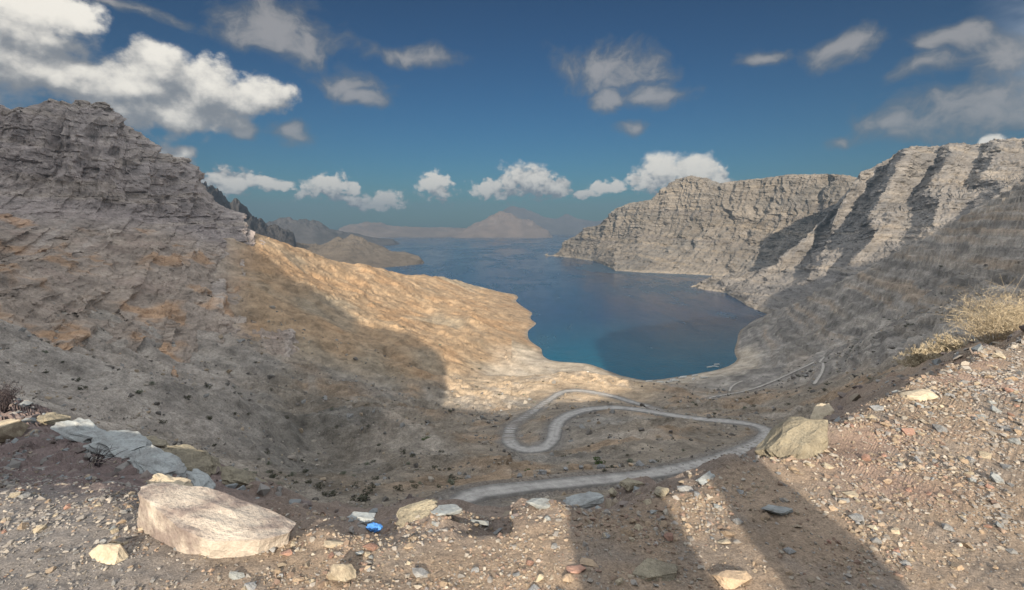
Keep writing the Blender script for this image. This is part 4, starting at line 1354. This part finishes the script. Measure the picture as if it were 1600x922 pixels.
def gravel():
    n = 30000
    pos = ground_samples(n, 0.75, 2.9)
    size = np.clip(rng.lognormal(math.log(0.0155), 0.55, n), 0.007, 0.06) * np.clip(pos[:, 1] / 3.2, 0.8, 2.4)
    pos[:, 2] += size * 0.08
    link('gravel', scatter_mesh('gravel', pos, size, pebble_cols(pos, n), PEB, 0.7), M_PEB, kind='stuff', label='loose grey and tan gravel covering the viewpoint')
    n = 2600
    pos = ground_samples(n, 2.2, 4.0)
    size = np.clip(rng.lognormal(math.log(0.05), 0.6, n), 0.02, 0.22) * np.clip(pos[:, 1] / 5.0, 0.7, 2.2)
    cols = np.array([(0.21, 0.18, 0.165), (0.26, 0.25, 0.24), (0.17, 0.145, 0.14), (0.30, 0.26, 0.21), (0.24, 0.26, 0.27)])[rng.integers(0, 5, n)]
    link('rubble', scatter_mesh('rubble', pos, size, cols, PEB, 0.75), M_PEB, kind='stuff', label='dark stones and rubble on the shaded dirt slope')
    # the largest loose stones, each on its own
    kinds = [(M_GREYS, 'grey angular'), (M_PALE, 'pale cream'), (M_TANS, 'tan'), (M_REDS, 'reddish brown'), (M_BLUES, 'flat blue-grey')]
    zones = [(190, 'on the pebbles at the lower left'), (460, 'on the pebbles below the big slab'), (690, 'on the sunlit gravel right of the slab'), (890, 'on the sunlit gravel left of the first shadow stripe'),
             (1085, 'inside the first shadow stripe'), (1200, 'in the sunlit strip between the shadows'), (1400, 'around the broad right shadow stripe'), (9999, 'on the gravel slope at the right')]
    protos = []
    for kx, (mat, _) in enumerate(kinds):
        row = []
        for q in range(4):
            V, T = hull_rock(11 + q, 400 + kx * 10 + q, (1, 0.72, 0.5), 1, 0.06, 0.6)
            me = new_mesh('loose_stone', V, tris=T); me.materials.append(mat)
            row.append(me)
        protos.append(row)
    n = 230
    pos = ground_samples(n, 1.0, 2.2, 0, 1600)
    for i in range(n):
        kx = int(rng.choice([0, 1, 2, 3, 4], p=[0.3, 0.25, 0.25, 0.1, 0.1]))
        o = bpy.data.objects.new('loose_stone', protos[kx][i % 4]); COL.objects.link(o)
        s_ = float(np.clip(rng.lognormal(math.log(0.058), 0.3), 0.04, 0.12)) * max(0.85, min(2.0, pos[i][1] / 3.2))
        o.location = pos[i] + np.array((0, 0, s_ * 0.10))
        o.rotation_euler = (rng.uniform(-0.25, 0.25), rng.uniform(-0.25, 0.25), rng.uniform(0, 6.28))
        o.scale = (s_, s_, s_)
        ppx = 800 + F * pos[i][0] / pos[i][1]
        zone = next(z_ for lim, z_ in zones if ppx < lim)
        big_ = 'larger ' if s_ > 0.075 * max(0.85, min(2.0, pos[i][1] / 3.2)) else 'small '
        o['label'] = big_ + kinds[kx][1] + ' stone loose ' + zone; o['category'] = 'stone'; o['group'] = kinds[kx][1] + ' stones ' + zone


gravel()


# ------------------------------------------------------------------ plants
def leaf_material(name, col, col2, trans=0.2):
    m = bpy.data.materials.new(name); m.use_nodes = True
    nt = m.node_tree; b = nt.nodes['Principled BSDF']
    b.inputs['Roughness'].default_value = 0.8
    b.inputs['Specular IOR Level'].default_value = 0.2
    geo = nd(nt, 'ShaderNodeNewGeometry')
    c = mixc(nt, geo.outputs['Random Per Island'], col, col2)
    nt.links.new(c, b.inputs['Base Color'])
    return m


M_STRAW = leaf_material('dry_leaf', (0.47, 0.405, 0.295), (0.33, 0.285, 0.20))
M_TWIG = plain_material('dry_twig', (0.42, 0.35, 0.25), 0.3, 20, 0.9, 0)
M_SCRUB = leaf_material('scrub_leaf', (0.055, 0.06, 0.04), (0.10, 0.095, 0.065))
M_GREEN = leaf_material('green_leaf', (0.05, 0.085, 0.025), (0.085, 0.12, 0.04))
M_SAGE = leaf_material('sage_leaf', (0.14, 0.16, 0.115), (0.20, 0.21, 0.16))
M_DEAD = plain_material('dead_twig', (0.30, 0.27, 0.235), 0.3, 20, 0.9, 0)
M_DARKTWIG = plain_material('dark_twig', (0.06, 0.05, 0.055), 0.3, 20, 0.9, 0)


def tube(V, T, p0, p1, r0, r1):
    d = np.array(p1) - np.array(p0); L = np.linalg.norm(d)
    if L < 1e-6:
        return
    d /= L
    a = np.cross(d, (0.3, 0.5, 0.8)); a /= np.linalg.norm(a); b = np.cross(d, a)
    o = len(V)
    for p, r in ((p0, r0), (p1, r1)):
        for k in range(3):
            t = k * 2.0944
            V.append(np.array(p) + r * (math.cos(t) * a + math.sin(t) * b))
    for k in range(3):
        k2 = (k + 1) % 3
        T.append((o + k, o + k2, o + 3 + k2)); T.append((o + k, o + 3 + k2, o + 3 + k))


def bush(name, loc, w, h, nstem, nleaf, leaf, mat_leaf, mat_twig, label, seed, lean=(0, 0), spread=1.0):
    """many thin stems fanning from one crown, twigs off each, narrow leaves along the twigs"""
    r = np.random.default_rng(seed)
    SV, ST, LV, LT = [], [], [], []
    tips = []
    for k in range(nstem):
        az = r.uniform(0, 6.283); rad = math.sqrt(r.random()) * spread
        end = np.array((math.cos(az) * rad * w * 0.5 + lean[0], math.sin(az) * rad * w * 0.42 + lean[1], h * (1.02 - 0.55 * rad * rad) * r.uniform(0.75, 1.08)))
        p = np.array((math.cos(az) * 0.06 * w, math.sin(az) * 0.06 * w, -0.05))
        prev = p
        for q in range(1, 6):
            t = q / 5
            cur = p + (end - p) * t + np.array((0, 0, 0.16 * h * math.sin(t * 3.0))) + r.normal(0, 0.025 * w, 3) * t
            tube(SV, ST, prev, cur, 0.006 * (1.1 - t), 0.006 * (1.0 - t) + 0.0015)
            if q >= 2:
                for _ in range(3):
                    tw = cur + r.normal(0, 1, 3) * np.array((0.10, 0.10, 0.08)) * w * 0.8 + (0, 0, 0.05 * h)
                    tube(SV, ST, cur, tw, 0.0025, 0.001)
                    tips.append((cur, tw))
            prev = cur
    for k in range(nleaf):
        a, b = tips[r.integers(len(tips))]
        p = a + (b - a) * r.uniform(0.2, 1.1) + r.normal(0, 0.012 * w, 3)
        d = r.normal(0, 1, 3) + (0, 0, 0.7); d /= np.linalg.norm(d)
        s_ = np.cross(d, r.normal(0, 1, 3)); s_ /= np.linalg.norm(s_)
        L = leaf * r.uniform(0.6, 1.3)
        o = len(LV)
        LV.extend((p - s_ * L * 0.12, p + s_ * L * 0.12, p + d * L + s_ * L * 0.05))
        LT.append((o, o + 1, o + 2))
    e = link(name, None, label=label, cat='bush', loc=loc)
    link('stems', new_mesh('stems', np.array(SV), tris=np.array(ST)), mat_twig, parent=e)
    link('foliage', new_mesh('foliage', np.array(LV), tris=np.array(LT)), mat_leaf, parent=e)
    return e


def at(px, py, Y):
    return np.array(W3(px, py, Y))


bush('dry_bush', at(1565, 556, 9.6), 1.9, 1.15, 130, 5200, 0.040, M_STRAW, M_TWIG, 'large straw-coloured dry bush growing over the edge at the right', 1)
bush('dry_bush', at(1490, 572, 9.2), 0.9, 0.50, 45, 4200, 0.05, M_STRAW, M_TWIG, 'low straw-coloured bush hanging over the edge left of the big one', 2)
bush('dry_bush', at(1445, 585, 9.0), 0.75, 0.42, 40, 3600, 0.05, M_STRAW, M_TWIG, 'smallest pale dry bush, leftmost on the right-hand edge', 3, lean=(-0.1, 0))
bush('dry_bush', at(1625, 545, 10.2), 1.6, 1.0, 60, 5000, 0.055, M_STRAW, M_TWIG, 'straw-coloured bush cut by the right edge of the picture', 4)
bush('dark_bush', at(6, 640, 13.0), 0.8, 0.62, 50, 900, 0.05, M_DARKTWIG, M_DARKTWIG, 'dark leafless bush at the left edge on the dirt slope', 5)


def dead_twigs():
    for (px, py, seed, lab) in ((128, 735, 3, 'bleached dead twig arching out of the left dirt slope'), (150, 728, 9, 'dark dead brush behind the bleached twig on the dirt slope')):
        r = np.random.default_rng(seed)
        V, T = [], []
        for k in range(6 if seed == 3 else 18):
            p = np.array((r.normal(0, 0.05), r.normal(0, 0.05), -0.05)); d = np.array((r.uniform(-0.6, 0.9), r.uniform(-0.3, 0.3), r.uniform(0.6, 1.2)))
            for q in range(5):
                n_ = p + d * 0.075 * r.uniform(0.8, 1.3)
                tube(V, T, p, n_, 0.007 - q * 0.001, 0.006 - q * 0.001)
                d = d + r.normal(0, 0.25, 3) + (0.12, 0, -0.22); p = n_
        p = on_ground(px, py)
        link('dead_twig', new_mesh('dead_twig', np.array(V), tris=np.array(T)), M_DEAD if seed == 3 else M_DARKTWIG, label=lab, cat='twig', loc=p)


dead_twigs()


def scrub_mesh(seed, n=150):
    r = np.random.default_rng(seed)
    V, T = [], []
    lob = [(r.normal(0, 0.28), r.normal(0, 0.28), r.uniform(0.2, 0.5), r.uniform(0.2, 0.36)) for _ in range(6)]
    for _ in range(n):
        x, y, z, q = lob[r.integers(6)]
        d = r.normal(0, 1, 3); d /= np.linalg.norm(d)
        p = np.array((x, y, z)) + d * q * r.uniform(0.6, 1.05)
        p[2] = max(p[2], 0.0)
        s_ = np.cross(d, r.normal(0, 1, 3)); s_ /= np.linalg.norm(s_); u = np.cross(d, s_)
        L = r.uniform(0.08, 0.18); o = len(V)
        V.extend((p - s_ * L * 0.6, p + s_ * L * 0.6, p + u * L + d * L * 0.5)); T.append((o, o + 1, o + 2))
    for k in range(5):
        x, y, z, q = lob[k]
        tube(V, T, (0, 0, -0.15), (x, y, z), 0.03, 0.012)
    return new_mesh('scrub_bush', np.array(V), tris=np.array(T))


def scatter_scrub():
    meshes = {}
    for nm, mat in (('dark', M_SCRUB), ('green', M_GREEN), ('sage', M_SAGE)):
        meshes[nm] = []
        for k in range(4):
            me = scrub_mesh(500 + k + 7 * len(meshes)); me.materials.append(mat); meshes[nm].append(me)
    regs = [   # px range, Y range, count, size, label, group
        (380, 720, 110, 330, 90, (0.8, 2.2), 'dark bush in the gully left of the hairpin', 'scrub in the gully'),
        (1020, 1480, 260, 560, 95, (1.2, 3.4), 'dark bush on the hillside right of the beach', 'scrub on the right hillside'),
        (20, 420, 150, 420, 50, (1.0, 2.4), 'dark bush on the slope under the left mountain', 'scrub below the left mountain'),
        (820, 1180, 110, 240, 26, (0.6, 1.5), 'bush on the slope inside the road loops', 'scrub between the roads'),
        (690, 1000, 380, 520, 18, (1.2, 2.4), 'dark bush on the sunlit flat above the beach', 'scrub by the beach'),
        (500, 850, 480, 1000, 16, (1.5, 3.2), 'dark bush on the orange ridge', 'bushes on the ridge')]
    pts, info = [], []
    for (a, b, y0, y1, n, sz, lab, grp) in regs:
        for _ in range(n):
            px = rng.uniform(a, b); Y = math.exp(rng.uniform(math.log(y0), math.log(y1)))
            q_ = (px - a) / (b - a)
            side = 'left part' if q_ < 0.33 else ('middle' if q_ < 0.67 else 'right part')
            far = 'nearer' if math.log(Y / y0) < 0.5 * math.log(y1 / y0) else 'farther'
            zz = rng.uniform(*sz)
            big = 'larger' if zz > 0.5 * (sz[0] + sz[1]) else 'smaller'
            pts.append(((px - 800) / F * Y, Y)); info.append((zz, f'{big} {lab}, {far} {side}', grp, 'dark'))
    singles = [(935, 727, 150, 3.4, 'green', 'round bright green bush beside the lower road', None), (985, 724, 152, 2.6, 'sage', 'grey-green bush right of the bright green one', None),
               (825, 733, 140, 2.2, 'green', 'dark green bush below the hairpin', None), (1112, 664, 250, 4.0, 'green', 'dark bush standing beside the road above the hairpin', None),
               (565, 780, 112, 3.6, 'dark', 'wide dark bush low in the gully', None), (718, 745, 138, 2.4, 'dark', 'dark purple-brown bush left of the road bend', None),
               (665, 692, 220, 4.0, 'green', 'dark green bush standing in the middle of the gully', None), (705, 752, 130, 1.8, 'sage', 'pale grey bush beside the road bend', None)]
    for (px, py, Y, sz, kind, lab, grp) in singles:
        pts.append(((px - 800) / F * Y, Y)); info.append((sz, lab, grp, kind))
    A = np.array(pts)
    z = valley_surface(A[:, 0], A[:, 1], False)
    for i, (sz, lab, grp, kind) in enumerate(info):
        x, y = A[i]
        if z[i] < 1.0 or any(((L[:, 0] - x)**2 + (L[:, 1] - y)**2).min() < (hw + sz * 0.5 + 0.4)**2 for L, hw in LINES):
            continue
        if abs(x) > y * 1.02:
            continue
        k2 = kind if (grp is None or rng.random() < 0.8) else 'sage'
        o = bpy.data.objects.new('scrub_bush', meshes[k2][i % 4]); COL.objects.link(o)
        o.location = (x, y, z[i] - 0.05 * sz)
        o.rotation_euler = (0, 0, rng.uniform(0, 6.28))
        o.scale = (sz, sz, sz * rng.uniform(0.6, 0.9))
        o['label'] = lab; o['category'] = 'bush'
        if grp:
            o['group'] = grp


scatter_scrub()


# ------------------------------------------------------------------ boulders by the road and loose rock on the slopes
def slope_rocks():
    n = 17000
    Y = np.exp(rng.uniform(math.log(75), math.log(480), n)); px = rng.uniform(0, 1560, n)
    X = (px - 800) / F * Y
    cl = fbm(X / 25, Y / 25, 3.3, 3)
    keep = cl > rng.uniform(-0.35, 0.35, n)
    X, Y = X[keep], Y[keep]
    z = valley_surface(X, Y, False)
    ok = z > 2
    for (L, hw) in LINES:
        for s_ in range(0, len(X), 4000):
            dd = ((X[s_:s_ + 4000, None] - L[None, :, 0])**2 + (Y[s_:s_ + 4000, None] - L[None, :, 1])**2).min(1)
            ok[s_:s_ + 4000] &= dd > (hw + 0.8)**2
    X, Y, z = X[ok], Y[ok], z[ok]
    n = len(X)
    size = np.clip(rng.lognormal(math.log(0.75), 0.6, n), 0.3, 3.4) * np.clip(Y / 170, 0.6, 1.9)
    cols = np.array([(0.30, 0.27, 0.235), (0.17, 0.155, 0.14), (0.33, 0.27, 0.20), (0.25, 0.25, 0.245), (0.37, 0.335, 0.285), (0.14, 0.13, 0.12)])[rng.integers(0, 6, n)]
    link('scree_rubble', scatter_mesh('scree_rubble', np.stack([X, Y, z + 0.1 * size], -1), size, cols, PEB, 0.8), M_PEB, kind='stuff', label='fallen stones strewn over the valley slopes')
    row = [(812, 741), (826, 743), (848, 742), (856, 738), (884, 741), (896, 740), (907, 738), (918, 740), (940, 738), (962, 735), (1000, 730), (985, 735)]
    for k, (px, py) in enumerate(row):
        Y = 118.0 + (px - 812) * 0.06 + 6
        X = (px - 800) / F * Y
        zz = float(valley_surface(np.array([X]), np.array([Y]), False)[0])
        V, T = hull_rock(20, 700 + k, (1, 0.8, 0.7), 2, 0.08)
        o = link('roadside_boulder', new_mesh('roadside_boulder', V, tris=T), M_TANS if k % 2 else M_GREYS, label='boulder in the row along the upper verge of the lower road', cat='boulder', group='boulders along the lower road', loc=(X, Y, zz + 0.3))
        o.scale = (rng.uniform(1.6, 3.2),) * 3
        o.rotation_euler = (0, 0, rng.uniform(0, 6.28))


slope_rocks()


# ------------------------------------------------------------------ boats
M_WHITE = plain_material('white_paint', (0.78, 0.78, 0.76), 0.06, 3, 0.5, 0)
M_WOOD = plain_material('boat_wood', (0.30, 0.22, 0.15), 0.2, 6, 0.8, 0)
M_MOTOR = plain_material('dark_motor', (0.04, 0.04, 0.045), 0.1, 6, 0.4, 0)


def boat_parts():
    n, L, B, D = 13, 6.0, 1.7, 0.8
    V = []
    for i in range(n):
        t = i / (n - 1); x = (t - 0.5) * L
        w = B * 0.5 * (1 - max(0, (t - 0.45) / 0.55)**2.2) * (0.85 + 0.15 * min(1, t / 0.2)) + 0.02
        sh = 0.16 * t**2 * 2
        for (fy, fz) in ((-1, D + sh), (-0.92, D * 0.55 + sh), (-0.6, 0.12), (0, 0.0 + 0.25 * max(0, t - 0.8) * 4), (0.6, 0.12), (0.92, D * 0.55 + sh), (1, D + sh), (0.86, D + sh), (0.55, 0.30), (0, 0.26), (-0.55, 0.30), (-0.86, D + sh)):
            V.append((x, fy * w, fz))
    Q = []
    for i in range(n - 1):
        for k in range(12):
            k2 = (k + 1) % 12
            Q.append((i * 12 + k, i * 12 + k2, (i + 1) * 12 + k2, (i + 1) * 12 + k))
    Q += [(0, 1, 10, 11), (1, 2, 9, 10), (2, 3, 9, 9), (3, 4, 9, 9), (4, 5, 8, 9), (5, 6, 7, 8)]
    Q = [q for q in Q if len(set(q)) == 4]
    hull = new_mesh('hull', V, Q); hull.materials.append(M_WHITE)
    def box(c, s_):
        c = np.array(c); s_ = np.array(s_) / 2
        v = [c + s_ * np.array((a, b, d)) for a in (-1, 1) for b in (-1, 1) for d in (-1, 1)]
        return v, [(0, 1, 3, 2), (4, 6, 7, 5), (0, 4, 5, 1), (2, 3, 7, 6), (0, 2, 6, 4), (1, 5, 7, 3)]
    th = []
    for x in (-1.6, -0.2, 1.1):
        v, q = box((x, 0, 0.6), (0.3, 1.35 if x < 1 else 1.1, 0.05))
        me = new_mesh('thwart', v, q); me.materials.append(M_WOOD); th.append(me)
    v1, q1 = box((-3.1, 0, 0.95), (0.34, 0.3, 0.4)); v2, q2 = box((-3.15, 0, 0.4), (0.14, 0.1, 0.9))
    mo = new_mesh('motor', v1 + v2, q1 + [tuple(i + 8 for i in q) for q in q2]); mo.materials.append(M_MOTOR)
    return hull, th, mo


def boats():
    hull, th, mo = boat_parts()
    spots = [(1109, 574, 0, 20, 'nearest white boat afloat off the right end of the beach'), (1118, 573.2, 0, 170, 'small white boat afloat between the two others'), (1120, 570, 0, 15, 'white boat afloat farthest from the beach'),
             (1014, 597.0, 1, 10, 'white boat drawn up at the left end of the shaded beach'), (1032, 598.5, 1, -15, 'white boat on the shaded beach, second from the left'), (1046, 598, 1, 20, 'white boat on the beach, below the pair by the waterline'),
             (1051, 594.5, 1, 25, 'upper boat of the pair by the waterline'), (1055, 596, 1, 5, 'lower boat of the pair by the waterline'), (1066, 591.5, 1, 12, 'long pale boat at the water edge in the middle of the beach'),
             (1086, 588, 1, 14, 'brightest white boat at the middle of the shaded beach'), (1100, 591.5, 1, 0, 'white boat on the beach nearest the afloat boats'), (1084, 593.5, 1, 60, 'white boat standing back from the water beside bushes'),
             (1068, 590, 1, 12, 'white boat close behind the long pale boat'), (928, 586, 1, 8, 'bright sunlit white boat on the pale beach'), (915, 583.5, 1, 20, 'sunlit boat left of the brightest one on the pale beach')]
    for k, (px, py, beach, rz, lab) in enumerate(spots):
        Y = 128000 / (py - HZ)
        if beach:
            for _ in range(6):
                z = float(valley_surface(np.array([(px - 800) / F * Y]), np.array([Y]), False)[0])
                Y = (H - max(z, 0.1)) * F / (py - HZ)
            z = max(z, 0.1) + 0.35
        else:
            z = -0.18
        e = link('boat', None, label=lab, cat='boat', group='white boats at the beach', loc=((px - 800) / F * Y, Y, z))
        e.rotation_euler = (0, 0, math.radians(rz)); sc = 1.25 if k != 8 else 1.5
        e.scale = (sc, sc, sc)
        link('hull', hull, parent=e)
        for t in th:
            link('thwart', t, parent=e)
        link('motor', mo, parent=e)


boats()


# ------------------------------------------------------------------ crumpled blue litter
def litter():
    bm = bmesh.new()
    bmesh.ops.create_icosphere(bm, subdivisions=4, radius=0.5)
    co = np.array([v.co[:] for v in bm.verts])
    d = (ridged(co[:, 0] * 2.2, co[:, 1] * 2.2, co[:, 2] * 2.2, 3) - 0.6) * 0.35
    nn = co / np.linalg.norm(co, axis=1, keepdims=True)
    co = (co + nn * d[:, None]) * np.array((0.105, 0.075, 0.05))
    V = co; T = np.array([[v.index for v in f.verts] for f in bm.faces]); bm.free()
    m = plain_material('blue_plastic', (0.08, 0.25, 0.62), 0.35, 14, 0.4, 0.3, 0.01)
    p = on_ground(585, 831)
    o = link('plastic_bag', new_mesh('plastic_bag', V, tris=T), m, label='crumpled bright blue plastic bag on the shaded dirt slope', cat='litter', loc=(p[0], p[1] + 0.02, p[2] + 0.015))
    o.scale = (0.8, 0.8, 0.8)
    o.rotation_euler = (0, 0.2, 0.3)


litter()
